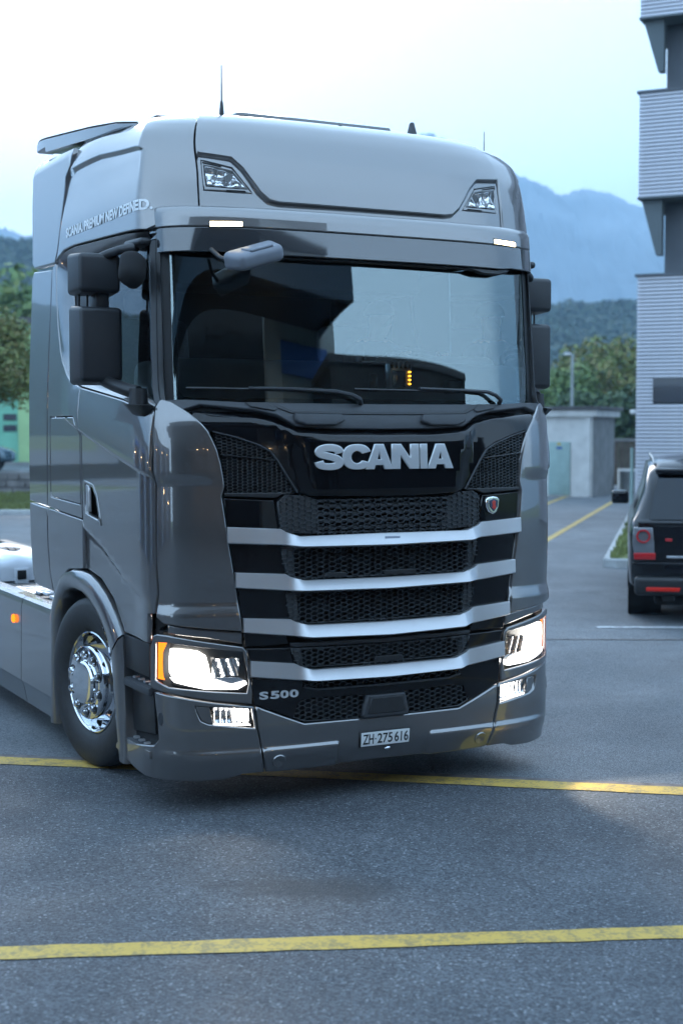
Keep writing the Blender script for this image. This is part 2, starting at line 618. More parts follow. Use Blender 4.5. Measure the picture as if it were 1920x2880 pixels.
# ---- inner shell (dark structure behind the panels)
def shell(name, a0, a1, t0, t1, off, na, nt, m='dark_void', parent=T_):
    aa, tt = np.linspace(a0, a1, na), np.linspace(t0, t1, nt)
    A, TT = np.meshgrid(aa, tt)
    V = S(A.ravel(), TT.ravel(), np.full(A.size, off))
    Fc = [(j * na + i, j * na + i + 1, (j + 1) * na + i + 1, (j + 1) * na + i) for j in range(nt - 1) for i in range(na - 1)]
    return add(name, V, Fc, m, parent)
body = shell('cab_body', -1.9, 1.9, .98, 2.10, -.055, 90, 12)
shell('body_side', -3.1, -1.9, 1.17, 2.2, -.05, 20, 8, parent=body)
shell('body_side', 1.9, 3.1, 1.17, 2.2, -.05, 20, 8, parent=body)
shell('body_side', -3.05, -2.70, 2.1, 3.1, -.055, 10, 10, parent=body)
shell('body_side', 2.70, 3.05, 2.1, 3.1, -.055, 10, 10, parent=body)
shell('roof_lining', -3.05, 3.05, 3.0, 4.75, -.06, 60, 24, parent=body)
shell('lower_front', -1.30, 1.30, .25, 1.0, -.075, 50, 8, parent=body)
box('back_wall', (0, 2.03, 2.35), (2.36, .04, 2.6), 'cab_trim', body)
box('cab_floor', (0, 1.12, 1.30), (2.30, 1.9, .06), 'cab_trim', body)
box('engine_light_block', (0, 1.0, .72), (1.35, 1.7, .6), 'dark_void', body)  # dark filler in place of engine and axle, added to block light
box('front_light_block', (0, .36, .5), (2.1, .45, .36), 'dark_void', body)  # second dark filler, added to block light below the front

# ---- roof
RB = [(3.0, -2.975), (3.07, -2.925), (3.38, -2.805), (3.49, -2.78), (3.55, -2.67), (3.7, -2.60), (4.8, -2.60)]      # rear edge of the roof shell
REC = np.array([(-1.02, 3.432), (-.785, 3.410), (-.722, 3.357), (-.630, 3.237), (-.578, 3.196), (-.52, 3.186), (.52, 3.186), (.578, 3.196), (.630, 3.237), (.722, 3.357), (.785, 3.410), (1.02, 3.432), (1.02, 5), (-1.02, 5)])
def roof_disp(a, t):
    q = np.stack([a, t], -1)
    d = segdist(q, REC)
    d = np.where(inside(q, REC), d, -d)
    return .024 * sstep(d, -.010, .006) - .012
LAMP_HOLE = [(-.948, 3.402), (-.775, 3.368), (-.662, 3.232), (-.935, 3.236)]
roof_front = panel('roof_front', sym([(0, 4.78), (-.40, 4.78), (-.97, 4.4), (-.985, 4.0), (-.99, 3.7), (-.978, 3.5), (-.962, 3.335), (-.957, 3.12), (0, 3.12)]), 'paint', T_, disp=roof_disp, res=.03, bev=.004, holes=[LAMP_HOLE, mirror(LAMP_HOLE)], extra=[REC[:12]])
SG = np.array([(-2.64, 3.515), (-2.18, 3.520), (-1.66, 3.487), (-1.24, 3.462)])
for sg in (-1, 1):
    def side_disp(a, t):
        q = np.stack([-np.abs(a), t], -1)
        # pressed crease above the slogan: lower skin stands a little proud
        zc = np.interp(q[:, 0], SG[:, 0], SG[:, 1])
        fade = sstep(-q[:, 0], 1.2, 1.45)
        return -.020 * fade * (1 - sstep(t, zc - .014, zc + .004)) * sstep(t, zc - .34, zc - .03)
    o = [(-.40, 4.78), (-.98, 4.4), (-.995, 4.0), (-1.0, 3.7), (-.988, 3.5), (-.972, 3.335), (-.967, 3.12), (-1.1, 3.12), (-1.20, 3.05), (-1.27, 3.03), (-1.983, 3.056), (-2.6, 3.077), (-2.80, 3.07), (-2.925, 3.035), (-2.965, 3.012), (-2.925, 3.07), (-2.805, 3.38), (-2.78, 3.49), (-2.67, 3.55), (-2.60, 3.7), (-2.60, 4.4), (-2.6, 4.78)]
    roof_side = panel('roof_side', o if sg < 0 else mirror(o), 'paint', T_, disp=side_disp, res=.035, bev=.004, extra=[SG if sg < 0 else SG * [-1, 1]])
    # ---- driving lamps in the roof front
    fr = [(-.944, 3.398), (-.777, 3.364), (-.667, 3.236), (-.932, 3.240)]
    le = [(-.932, 3.374), (-.768, 3.345), (-.690, 3.256), (-.920, 3.262)]
    M = (lambda p: p) if sg < 0 else mirror
    lamp = panel('roof_lamp', M(fr), 'lamp_dark', T_, off=-.03, thick=.02, res=.06)
    panel('trim', M(fr), 'paint', lamp, off=-.012, thick=.03, res=.06, bev=.006, holes=[M(le)])
    def facets(a, t, sg=sg):
        s_ = np.abs(a)
        return .010 * np.abs(np.sin(s_ * 42 + t * 9)) + .008 * np.sin(t * 60) - .014 * np.exp(-((s_ - .80) ** 2 + (t - 3.305) ** 2) / .0012)
    panel('reflector', M([(-.925, 3.368), (-.770, 3.340), (-.700, 3.259), (-.914, 3.266)]), 'lens_chrome', lamp, off=-.024, thick=.01, res=.012, bev=.002, disp=facets)
    panel('lens', M(le), 'lens', lamp, off=-.008, thick=.001, res=.06, bev=.001)
    for sl in ([(-.938, 3.391), (-.836, 3.371), (-.836, 3.366), (-.938, 3.384)], [(-.81, 3.246), (-.703, 3.246), (-.703, 3.240), (-.81, 3.240)]):
        panel('slot', M(sl), 'dark_void', lamp, off=-.008, thick=.006, bev=.001)
    # ---- slogan on the viewer's left flank only
_sa = np.linspace(-2.75, -1.19, 400)
_sp = S0(_sa, np.full(400, 3.16))
_sl = np.concatenate([[0], np.cumsum(np.linalg.norm(np.diff(_sp, axis=0), axis=1))])
def even(x):
    # spread the lettering evenly along the real length of the skin
    f = (x + 2.74) / (2.74 - 1.215)
    l0, l1 = np.interp(-2.74, _sa, _sl), np.interp(-1.215, _sa, _sl)
    return float(np.interp(l0 + f * (l1 - l0), _sl, _sa))
lettering('slogan', 'SCANIA. PREMIUM NEW DEFINED.', -2.74, -1.215, 3.132, 3.190, lambda x, y, o: S(even(x), y, o + .0030 + float(side_disp(np.array([even(x)]), np.array([y]))[0])), .0004, 'print_white', T_, bold=.038, kind='stuff')

# ---- things on the roof
def roof_z(u, v):
    tt = np.linspace(3.5, 4.78, 200)
    best = None
    for a in np.linspace(0, 2.5, 120):
        P = S0(np.full(200, -a if u < 0 else a), tt)
        d = np.hypot(P[:, 0] - u, P[:, 1] - v)
        k = d.argmin()
        if best is None or d[k] < best[0]: best = (d[k], P[k, 2])
    return best[1]
def mast(u, v, h, r, name='aerial'):
    z = roof_z(u, v) - .01
    o = lathe(name, [(z, .032), (z + .018, .030), (z + .03, .014), (z + .10, .008), (z + .105, r), (z + h, r * .6)], 'black_plastic', T_, n=12, axis='Z')
    o.location = (u, v, 0)
mast(-.63, .70, .30, .0045)
mast(1.15, .80, .24, .0035)
zz = roof_z(.70, .86)
prism('fin_aerial', [(.84, zz - .02), (.995, zz - .02), (.965, zz + .03), (.925, zz + .125), (.90, zz + .13), (.88, zz + .06)], .69, .715, 'X', 'grey_plastic', T_, bev=.006)
box('roof_hatch', (-.05, 1.0, roof_z(0, 1.0) - .004), (.98, .62, .05), 'smoked', T_, bev=.018)
box('roof_cover', (-.86, .93, roof_z(-.86, .93) - .004), (.20, .16, .035), 'black_plastic', T_, bev=.012)
box('roof_cover', (.92, .90, roof_z(.92, .90) + .004), (.20, .14, .03), 'paint', T_, bev=.01)
lathe('washer_jet', [(0, .0), (0, .016), (.008, .014), (.014, .0)], 'dark_void', T_, n=12, axis='Z').location = (.0, .50, 3.685)

# ---- roof deflector (wedge rising to the back) and side fins
DV = [.72, 1.0, 1.4, 2.28, 2.42, 2.50]
DT = [3.655, 3.700, 3.745, 3.835, 3.846, 3.835]
DB = [3.640, 3.655, 3.668, 3.738, 3.765, 3.772]
DU = [1.075, 1.135, 1.160, 1.170, 1.170, 1.165]
def deflector(i, j):
    v = .72 + 1.78 * j
    x = (i - .5) * 2
    e = abs(x)
    return (x * np.interp(v, DV, DU), v - .05 * (1 - e ** 4) * (1 - j), np.interp(v, DV, DT) + .05 * (1 - e ** 2) * min(1, j * 3) - (.0 if j > .001 else .05))
dfl = grid('roof_deflector', deflector, 41, 26, 'paint', T_)
for sg in (-1, 1):
    V, Fc = [], []
    sv = [.72, .86, 1.0, 1.2, 1.4, 1.8, 2.28, 2.30, 2.42, 2.50]
    for v in sv:
        u, zt_, zb2 = np.interp(v, DV, DU), np.interp(v, DV, DT), (np.interp(v, DV, DB) if v < 2.29 else 3.772)
        V += [(sg * (u - .012), v, zt_ + .002), (sg * (u + .004), v, zt_ - .012), (sg * (u + .004), v, zb2 + .006), (sg * (u - .008), v, zb2), (sg * (u - .10), v, zb2)]
    for k in range(len(sv) - 1):
        for q in range(4):
            f = (k * 5 + q, (k + 1) * 5 + q, (k + 1) * 5 + q + 1, k * 5 + q + 1)
            Fc.append(f if sg > 0 else f[::-1])
    Fc.append(tuple(range((len(sv) - 1) * 5, len(sv) * 5)))
    add('deflector_side', V, Fc, 'paint', dfl, ang=30)
def SF0(a, t):
    a, t = np.asarray(a, float), np.asarray(t, float)
    s = np.abs(a)
    return np.stack([np.where(a < 0, -1., 1.) * (1.225 - np.clip(t - 3.0, 0, 1) * .03 - .9 * np.clip(t - 3.62, 0, 1) ** 2 * 8), s - A0 + DC + 0 * t, t + 0 * s], -1)
def fin(name, poly, sg, parent=T_, **k):
    return panel(name, poly if sg < 0 else mirror(poly), 'paint', parent, res=.08, thick=.05, bev=.010, **k)
O_ = [(-1.262, 2.098), (-1.45, 2.124), (-1.679, 2.157), (-2.05, 2.20), (-2.40, 2.24), (-2.60, 2.28), (-2.70, 2.33), (-2.79, 2.40), (-2.84, 2.47), (-2.90, 2.62), (-2.935, 2.78), (-2.955, 2.95), (-2.905, 3.025), (-2.79, 3.055), (-2.60, 3.065), (-1.983, 3.044), (-1.60, 3.028), (-1.262, 3.018)]
I_ = [(-1.262, 2.142), (-1.45, 2.178), (-1.70, 2.215), (-2.05, 2.245), (-2.30, 2.268), (-2.44, 2.30), (-2.52, 2.345), (-2.58, 2.41), (-2.62, 2.48), (-2.69, 2.62), (-2.735, 2.78), (-2.75, 2.93), (-2.725, 2.985), (-2.68, 3.0), (-2.55, 3.003), (-1.983, 3.002), (-1.60, 2.998), (-1.262, 2.985)]
for sg in (-1, 1):
    M = (lambda p: p) if sg < 0 else mirror
    fin('upper_fin', [(-2.99, 3.008), (-3.45, 3.018), (-3.50, 3.05), (-3.53, 3.40), (-3.525, 3.60), (-3.50, 3.655), (-3.45, 3.683), (-3.36, 3.692), (-3.1, 3.680), (-2.64, 3.655), (-2.695, 3.56), (-2.79, 3.50), (-2.815, 3.385), (-2.94, 3.07)], sg, fn=lambda a, t, off=0.0: S(a, t, off, SF0))
    fin('side_fin', [(-3.143, 1.512), (-3.128, 1.953), (-3.113, 2.29), (-3.08, 2.63), (-3.042, 2.975), (-3.46, 2.998), (-3.50, 2.96), (-3.55, 2.3), (-3.56, 1.75), (-3.555, 1.53)], sg)
    fin('lower_fin', [(-3.15, 1.497), (-3.555, 1.515), (-3.55, 1.30), (-3.50, 1.06), (-3.45, .99), (-3.03, .985), (-3.10, 1.12), (-3.14, 1.30)], sg)
    # ---- cab side behind the door
    hatch = [(-3.062, 2.072), (-2.50, 2.072), (-2.435, 2.0), (-2.435, 1.550), (-3.062, 1.570)]
    cs = [(-2.415, 1.474), (-3.132, 1.510), (-3.118, 1.953), (-3.103, 2.29), (-3.07, 2.63), (-3.032, 2.975), (-2.985, 3.003)] + [(-2.963, 2.99), (-2.960, 2.95), (-2.94, 2.78), (-2.905, 2.618), (-2.845, 2.466), (-2.795, 2.395), (-2.703, 2.324), (-2.60, 2.274), (-2.415, 2.234)]
    def crease(a, t):
        # the rising swage line across door and flank
        zc = np.interp(np.abs(a), [1.27, 2.41, 2.86], [1.753, 1.985, 2.095])
        return .026 * sstep(t, zc - .016, zc + .012) * (1 - sstep(t, zc + .02, zc + .42)) * (1 - sstep(np.abs(a), 2.55, 2.85))
    CR = np.array([(-1.27, 1.753), (-2.41, 1.985), (-2.86, 2.095)]) * ([1, 1] if sg < 0 else [-1, 1])
    side = panel('cab_side', M(cs), 'paint', T_, disp=crease, res=.04, holes=[M(hatch)], extra=[CR])
    hz = [(-3.054, 2.064), (-2.504, 2.064), (-2.443, 1.997), (-2.443, 1.558), (-3.054, 1.578)]
    panel('locker_hatch', M(hz), 'paint', side, disp=crease, res=.04, bev=.007, extra=[CR])
    panel('lower_side', M([(-2.405, 1.462), (-3.132, 1.498), (-3.13, 1.30), (-3.09, 1.12), (-3.02, .985), (-2.965, .93), (-2.955, .965), (-2.865, 1.085), (-2.70, 1.155), (-2.405, 1.182)]), 'paint', T_, res=.05)
    # ---- door
    d_ = [(-1.285, 1.045), (-1.345, 1.035), (-1.345, .885), (-1.73, .892), (-1.745, .915), (-1.905, 1.05), (-2.13, 1.148), (-2.395, 1.182), (-2.397, 1.46), (-2.40, 1.72), (-2.408, 2.03), (-2.405, 2.232), (-2.05, 2.192), (-1.679, 2.149), (-1.45, 2.116), (-1.262, 2.09), (-1.285, 1.962), (-1.290, 1.788), (-1.274, 1.71), (-1.276, 1.55), (-1.275, 1.31), (-1.266, 1.15), (-1.282, 1.085)]
    hh = [(-2.346, 1.690), (-2.20, 1.672), (-2.125, 1.612), (-2.055, 1.462), (-2.346, 1.500)]
    def door_disp(a, t):
        s = np.abs(a)
        # wing-shaped hollow above the wheel arch
        zc = np.interp(s, [1.27, 1.75, 2.05, 2.4], [1.10, 1.22, 1.33, 1.42])
        return crease(a, t) - .022 * (1 - sstep(t, zc - .05, zc + .02)) * sstep(s, 1.27, 1.6)
    door = panel('door', M(d_), 'paint', T_, disp=door_disp, res=.04, holes=[M(hh)], extra=[CR, np.array([(-1.29, 1.09), (-1.75, 1.205), (-2.05, 1.315), (-2.39, 1.405)]) * ([1, 1] if sg < 0 else [-1, 1])])
    panel('handle_recess', M(hh), 'dark_void', door, off=-.05, thick=.01, res=.08)
    panel('handle_rim', M([(-2.352, 1.698), (-2.195, 1.680), (-2.118, 1.617), (-2.045, 1.453), (-2.352, 1.493)]), 'paint', door, off=.006, thick=.04, res=.06, bev=.004, holes=[M([(-2.335, 1.680), (-2.205, 1.662), (-2.135, 1.606), (-2.075, 1.475), (-2.335, 1.508)])])
    panel('door_handle', M([(-2.325, 1.675), (-2.285, 1.672), (-2.275, 1.52), (-2.325, 1.52)]), 'silver', door, off=.006, thick=.02, bev=.008)
    # ---- bevelled window surround
    n = len(O_)
    Oa, Ia = np.array(M(O_) if sg < 0 else [(-p[0], p[1]) for p in O_]), np.array(M(I_) if sg < 0 else [(-p[0], p[1]) for p in I_])
    V, Fc = [], []
    rows = [(0, -.03), (0, -.004), (.08, 0.0), (.94, -.045), (1, -.052), (1, -.09)]
    for (f, o) in rows:
        P = Oa + (Ia - Oa) * f
        V += list(S(P[:, 0], P[:, 1], np.full(n, o)))
    for r_ in range(len(rows) - 1):
        for i in range(n - 1):
            q = (r_ * n + i, r_ * n + i + 1, (r_ + 1) * n + i + 1, (r_ + 1) * n + i)
            Fc.append(q if sg < 0 else q[::-1])
    add('window_surround', V, [f[::-1] for f in Fc], 'paint', door, ang=30)
    # glass, frame and blind panel inside it
    panel('door_window', M([(-1.262, 2.150), (-1.70, 2.20), (-2.05, 2.235), (-2.28, 2.258), (-2.28, 3.0), (-1.262, 2.98)]), 'side_glass', door, off=-.06, thick=.004, bev=.002, res=.1)
    panel('quarter_panel', M([(-2.28, 2.25), (-2.36, 2.262), (-2.54, 2.34), (-2.63, 2.47), (-2.70, 2.62), (-2.76, 2.93), (-2.70, 3.01), (-2.28, 3.01)]), 'grey_plastic', door, off=-.058, thick=.01, res=.1)
    panel('window_post', M([(-1.213, 2.12), (-1.258, 2.132), (-1.254, 2.97), (-1.210, 2.975)]), 'grey_plastic', door, off=-.012, thick=.05, bev=.006, res=.08)

# ---- A pillars: between windscreen edge and door frame
for sg in (-1, 1):
    V, Fc = [], []
    zs = np.linspace(2.10, 3.02, 14)
    for z in zs:
        g0, g1 = G(sg * 1.095, z, -.004), G(sg * 1.125, z, .012)
        s1, s2 = S(sg * 1.180, z, .0), S(sg * 1.206, z, -.003)
        m1 = (np.array(g1) * .35 + np.array(s1) * .65) + np.array([sg * .003, -.006, 0])
        V += [g0, g1, m1, s1, s2, S(sg * 1.208, z, -.06)]
    for j in range(13):
        for i in range(5):
            q = (j * 6 + i, j * 6 + i + 1, (j + 1) * 6 + i + 1, (j + 1) * 6 + i)
            Fc.append(q)
    add('windscreen_pillar', V, Fc, 'black_plastic', T_, ang=60)

# ---- windscreen
zt, zb = 2.955, 2.118
ws_out = [(-1.10, zb + .02), (-1.06, zb), (1.06, zb), (1.10, zb + .02), (1.095, zt), (-1.095, zt)]
ws = panel('windscreen', ws_out, 'windscreen', T_, fn=G, res=.05, thick=.006, bev=.003)
ws_in = [(-1.078, 2.19), (-1.055, 2.162), (-1.0, 2.155), (1.0, 2.155), (1.055, 2.162), (1.078, 2.19), (1.073, 2.90), (-1.073, 2.90)]
panel('windscreen_border', ws_out, 'gloss_black', ws, fn=G, off=-.008, res=.06, thick=.003, bev=.002, holes=[ws_in])

# ---- sun visor with two marker lamps
visor = panel('sun_visor', [(-1.43, 3.034), (1.43, 3.034), (1.43, 3.11), (1.40, 3.168), (-1.40, 3.168), (-1.43, 3.11)], 'paint', T_, fn=Vz, res=.03, thick=.035, bev=.005, ang=60)
panel('visor_shade', sym([(0, 3.028), (-1.43, 3.028), (-1.40, 2.905), (-.96, 2.905), (-.88, 2.897), (0, 2.897)]), 'smoked', visor, fn=Vz, off=-.002, res=.04, thick=.012, bev=.003)
panel('visor_bracket', sym([(0, 2.915), (-1.0, 2.915), (-.96, 2.885), (-.88, 2.868), (-.76, 2.868), (-.66, 2.885), (0, 2.887)]), 'gloss_black', visor, fn=Vz, off=-.03, res=.05, thick=.03, bev=.008)
def ledge(i, j):
    a = (i - .5) * 2 * 1.40
    p, q = Vz(a, 3.166, 0), S(a, 3.15, -.02)
    return tuple(np.array(p) * (1 - j) + np.array(q) * j)
grid('visor_top', ledge, 60, 3, 'paint', visor)
for sg in (-1, 1):
    M = (lambda p: p) if sg < 0 else mirror
    panel('marker_bezel', M([(-1.015, 3.062), (-.82, 3.066), (-.82, 3.031), (-1.015, 3.026)]), 'lamp_dark', visor, fn=Vz, off=.002, thick=.01, bev=.003)
    panel('marker_lamp', M([(-1.008, 3.056), (-.828, 3.060), (-.828, 3.037), (-1.008, 3.032)]), 'marker_warm', visor, fn=Vz, off=.006, thick=.01, bev=.004)

# ---- corner panels
for sg in (-1, 1):
    M = (lambda p: p) if sg < 0 else mirror
    cp = [(-1.215, 2.138), (-1.20, 2.146), (-1.154, 2.135), (-1.11, 2.105), (-1.069, 2.074), (-1.011, 2.018), (-.984, 1.985), (-.966, 1.95), (-.942, 1.89), (-.924, 1.82), (-.914, 1.76), (-.906, 1.70), (-.922, 1.650), (-.911, 1.571), (-.895, 1.441), (-.863, 1.252), (-.838, 1.087), (-.821, .955), (-1.02, .975), (-1.219, .997), (-1.262, 1.03), (-1.264, 1.10), (-1.254, 1.152), (-1.263, 1.31), (-1.264, 1.55), (-1.262, 1.71), (-1.278, 1.788), (-1.273, 1.962), (-1.250, 2.098)]
    def cdisp(a, t):
        s = np.abs(a)
        lip = .016 * (1 - sstep(t, 1.03, 1.11))
        waist = .010 * sstep(t, 1.70, 1.76) * sstep(s, .93, 1.02)
        swell = .010 * np.sin(np.clip((t - 1.1) / .6, 0, 1) * math.pi)
        return lip + waist + swell * .6
    panel('corner_panel', M(cp), 'paint', T_, disp=cdisp, res=.028, bev=.008, thick=.05)
    panel('corner_lip', M([(-.818, .944), (-1.02, .964), (-1.214, .986), (-1.214, .944), (-1.0, .921), (-.816, .884)]), 'paint', T_, off=-.018, res=.04, bev=.006)

# ---- black front panel with the maker's name
TOPE = [(-1.048, 2.094), (-1.010, 2.108), (-.723, 2.080), (-.616, 2.055), (-.514, 1.994), (-.295, 1.981), (0, 1.978)]
def zt_of(s): return np.interp(s, [0, .295, .514, .616, .723, 1.01], [1.978, 1.981, 1.994, 2.055, 2.08, 2.108])
def hood_disp(a, t):
    s = np.abs(a)
    zt_ = zt_of(s)
    roll = np.clip((t - (zt_ - .04)) / .04, 0, 1)
    fold = np.interp(t, [1.64, 1.98], [.47, .56])
    return .032 * (1 - sstep(s, fold - .05, fold + .03)) - .035 * roll ** 2 - .02 * (1 - sstep(t, 1.63, 1.68)) * (1 - sstep(s, .4, .5))
hp = [(0, 1.978), (-.295, 1.981), (-.514, 1.994), (-.616, 2.055), (-.723, 2.080), (-1.005, 2.108), (-1.05, 2.09), (-1.06, 2.056), (-1.02, 2.015), (-.985, 1.972), (-.962, 1.986), (-.845, 1.958), (-.721, 1.917), (-.658, 1.882), (-.620, 1.834), (-.515, 1.672), (-.442, 1.644), (-.20, 1.638), (0, 1.637)]
hood = panel('front_panel', sym(hp), 'gloss_black', T_, disp=hood_disp, res=.03, bev=.006)
def on_hood(x, y, o): return S(x, y, o + float(hood_disp(np.array([x]), np.array([y]))[0]))
def ell(cx, cy, rx, ry, a0, a1, n=18):
    return [(cx + rx * math.cos(R(a0 + (a1 - a0) * k / n)), cy + ry * math.sin(R(a0 + (a1 - a0) * k / n))) for k in range(n + 1)]
def squash(p, e=.82):
    """ellipse points pushed towards a rounded box"""
    out = []
    for x, y in p:
        dx, dy = (x - .5) * 2, (y - .5) * 2
        out.append((.5 + .5 * math.copysign(abs(dx) ** e, dx), .5 + .5 * math.copysign(abs(dy) ** e, dy)))
    return out
def spine(pts, n=10):
    P = [np.array(p) for p in pts]
    out = []
    for i in range(len(P) - 1):
        p0, p1, p2, p3 = P[max(i - 1, 0)], P[i], P[i + 1], P[min(i + 2, len(P) - 1)]
        for k in range(n):
            t = k / n
            out.append(.5 * (2 * p1 + (p2 - p0) * t + (2 * p0 - 5 * p1 + 4 * p2 - p3) * t * t + (3 * p1 - p0 - 3 * p2 + p3) * t ** 3))
    out.append(P[-1])
    return np.array(out)
def s_outline():
    q = spine([(.86, .66), (.80, .80), (.62, .865), (.38, .865), (.20, .80), (.16, .69), (.26, .60), (.50, .535), (.74, .45), (.845, .33), (.80, .20), (.62, .135), (.38, .135), (.20, .19), (.14, .335)])
    d = np.gradient(q, axis=0)
    n_ = np.stack([-d[:, 1], d[:, 0]], -1)
    n_ /= np.linalg.norm(n_, axis=1, keepdims=True)
    w = np.array([.150, .135])
    return [tuple(p) for p in q + n_ * w] + [tuple(p) for p in (q - n_ * w)[::-1]]
GLYPH = {
    'S': (s_outline(), []),
    'C': (squash(ell(.5, .5, .5, .5, 22, 338, 40)) + [(.70, .36)] + [(x, y) for x, y in ell(.5, .5, .21, .245, 325, 35, 24)] + [(.70, .64)], []),
    'A': ([(0, 0), (.335, 1), (.665, 1), (1, 0), (.69, 0), (.645, .17), (.355, .17), (.31, 0)], [[(.425, .40), (.575, .40), (.50, .70)]]),
    'N': ([(0, 0), (0, 1), (.34, 1), (.69, .43), (.69, 1), (1, 1), (1, 0), (.66, 0), (.31, .57), (.31, 0)], []),
    'I': ([(0, 0), (0, 1), (1, 1), (1, 0)], [])}
for ch, x0, x1 in [('S', -.428, -.262), ('C', -.268, -.098), ('A', -.132, .032), ('N', .027, .193), ('I', .203, .245), ('A', .246, .410)]:
    o, hs_ = GLYPH[ch]
    P = np.array(o)
    mp = lambda q: [(x0 + x * (x1 - x0), 1.780 + y * .131) for x, y in q]
    panel('letter', mp(o), 'letter_silver', hood, fn=lambda a, t, off=0.0: S(a, t, off + hood_disp(np.asarray(a), np.asarray(t))), off=.012, thick=.014, bev=.003, res=.03, holes=[mp(h) for h in hs_])

# ---- cowl under the windscreen
cowl = panel('cowl', sym([(0, 2.128), (-.76, 2.133), (-1.07, 2.146), (-1.185, 2.142), (-1.15, 2.128), (-1.10, 2.094), (-1.06, 2.105), (-1.01, 2.121), (-.72, 2.094), (-.61, 2.068), (-.51, 2.008), (-.29, 1.996), (0, 1.993)]), 'grey_plastic', T_, off=.004, res=.04, bev=.006)
panel('cowl_step', sym([(0, 2.070), (-.20, 2.070), (-.53, 2.075), (-.60, 2.10), (-.66, 2.13), (-.60, 2.126), (-.52, 2.088), (-.2, 2.084), (0, 2.084)]), 'black_plastic', cowl, off=.010, thick=.02, bev=.003)
for sg in (-1, 1):
    M = (lambda p: p) if sg < 0 else mirror
    panel('tow_cover', M([(-.52, 2.066), (-.25, 2.064), (-.235, 2.034), (-.29, 2.012), (-.46, 2.012), (-.51, 2.03)]), 'grey_plastic', cowl, off=.03, thick=.05, bev=.008, res=.05)
    panel('cowl_vent', M([(-.77, 2.128), (-.655, 2.128), (-.60, 2.098), (-.62, 2.085), (-.745, 2.105)]), 'black_plastic', cowl, off=.014, thick=.02, bev=.004)
def gfill(i, j):
    u = (i - .5) * 2 * 1.12
    p = np.array(G(u, 2.135, -.02))
    q = np.array(S(u, 2.10, -.03))
    return tuple(p * (1 - j) + q * j)
grid('cowl_gutter', gfill, 40, 3, 'dark_void', cowl)

# ---- wipers
def wiper(pts, blade0, blade1):
    P = [tuple(G(x, z, o)) for x, z, o in pts]
    w = tube('wiper', P, [.014, .013, .012, .011, .009, .008][:len(P)], 'grey_plastic', T_, n=8)
    (xa, za), (xb, zb_) = blade0, blade1
    tube('blade', [tuple(G(xa + (xb - xa) * k / 10, za + (zb_ - za) * k / 10, .012)) for k in range(11)], .007, 'black_plastic', w, n=6)
wiper([(-.108, 2.13, .02), (-.125, 2.150, .045), (-.175, 2.173, .045), (-.267, 2.190, .04), (-.51, 2.202, .032), (-.74, 2.205, .022)], (-.42, 2.196), (-1.04, 2.205))
wiper([(.80, 2.135, .02), (.79, 2.155, .045), (.752, 2.182, .045), (.70, 2.199, .04), (.54, 2.206, .032), (.26, 2.214, .022)], (.50, 2.200), (-.14, 2.207))

# ---- grille
grille = panel('grille_backing', sym([(0, 1.66), (-.60, 1.66), (-.92, 1.66), (-.90, 1.45), (-.80, .90), (-.79, .60), (0, .60)]), 'dark_void', T_, off=-.05, thick=.01, res=.08)
MU = [(-.950, 1.976), (-.845, 1.950), (-.721, 1.909), (-.663, 1.877), (-.632, 1.839), (-.915, 1.868), (-.934, 1.905)]
ML = [(-.913, 1.858), (-.628, 1.829), (-.522, 1.668), (-.585, 1.664), (-.897, 1.669), (-.905, 1.74)]
for sg in (-1, 1):
    M = (lambda p: p) if sg < 0 else mirror
    back = panel('intake_backing', M([(-.955, 1.98), (-.845, 1.955), (-.721, 1.912), (-.655, 1.875), (-.62, 1.83), (-.515, 1.662), (-.905, 1.662)]), 'dark_void', T_, off=-.035, thick=.01, res=.06)
    honeycomb('intake_mesh', M(MU), 'mesh_plastic', back, dx=.0265, dz=.0165, hin=.0092, bar=.0030, f=-.006, b=-.022, kind='stuff')
    honeycomb('intake_mesh', M(ML), 'mesh_plastic', back, dx=.0265, dz=.0165, hin=.0092, bar=.0030, f=-.006, b=-.022, kind='stuff')
    panel('intake_divider', M([(-.917, 1.866), (-.628, 1.836), (-.624, 1.829), (-.915, 1.858)]), 'gloss_black', back, off=.004, thick=.03, bev=.002)
    panel('intake_rim', M([(-.958, 1.984), (-.845, 1.957), (-.721, 1.916), (-.657, 1.882), (-.619, 1.834), (-.510, 1.664), (-.516, 1.662), (-.627, 1.832), (-.664, 1.878), (-.724, 1.910), (-.847, 1.951), (-.955, 1.977)]), 'grey_plastic', back, off=.008, thick=.03, bev=.0015)
    panel('intake_sill', M([(-.903, 1.668), (-.525, 1.664), (-.60, 1.655), (-.635, 1.638), (-.905, 1.652)]), 'black_plastic', back, off=0, thick=.04, bev=.004)
    for k, q in enumerate([[(-.908, 1.640), (-.642, 1.626), (-.616, 1.470), (-.893, 1.485)], [(-.884, 1.428), (-.607, 1.395), (-.581, 1.238), (-.856, 1.252)], [(-.843, 1.190), (-.575, 1.162), (-.552, .998), (-.818, 1.012)], [(-.806, .956), (-.575, .928), (-.562, .872), (-.797, .868)], [(-.792, .858), (-.555, .850), (-.530, .752), (-.772, .780)]]):
        gb = panel('side_block', M(q), 'gloss_black', grille, off=-.012, thick=.05, bev=.006, res=.08)
ROW1 = sym([(0, 1.622), (-.387, 1.622), (-.46, 1.644), (-.576, 1.656), (-.619, 1.616), (-.605, 1.483), (-.578, 1.456), (-.41, 1.446), (0, 1.444)])
ROW2 = sym([(0, 1.372), (-.516, 1.378), (-.600, 1.382), (-.590, 1.30), (-.562, 1.225), (-.507, 1.212), (0, 1.205)])
ROW3 = sym([(0, 1.138), (-.507, 1.143), (-.578, 1.145), (-.568, 1.06), (-.545, .990), (-.480, .974), (0, .968)])
ROW4 = sym([(0, .838), (-.174, .838), (-.548, .848), (-.510, .750), (-.44, .740), (0, .735)])
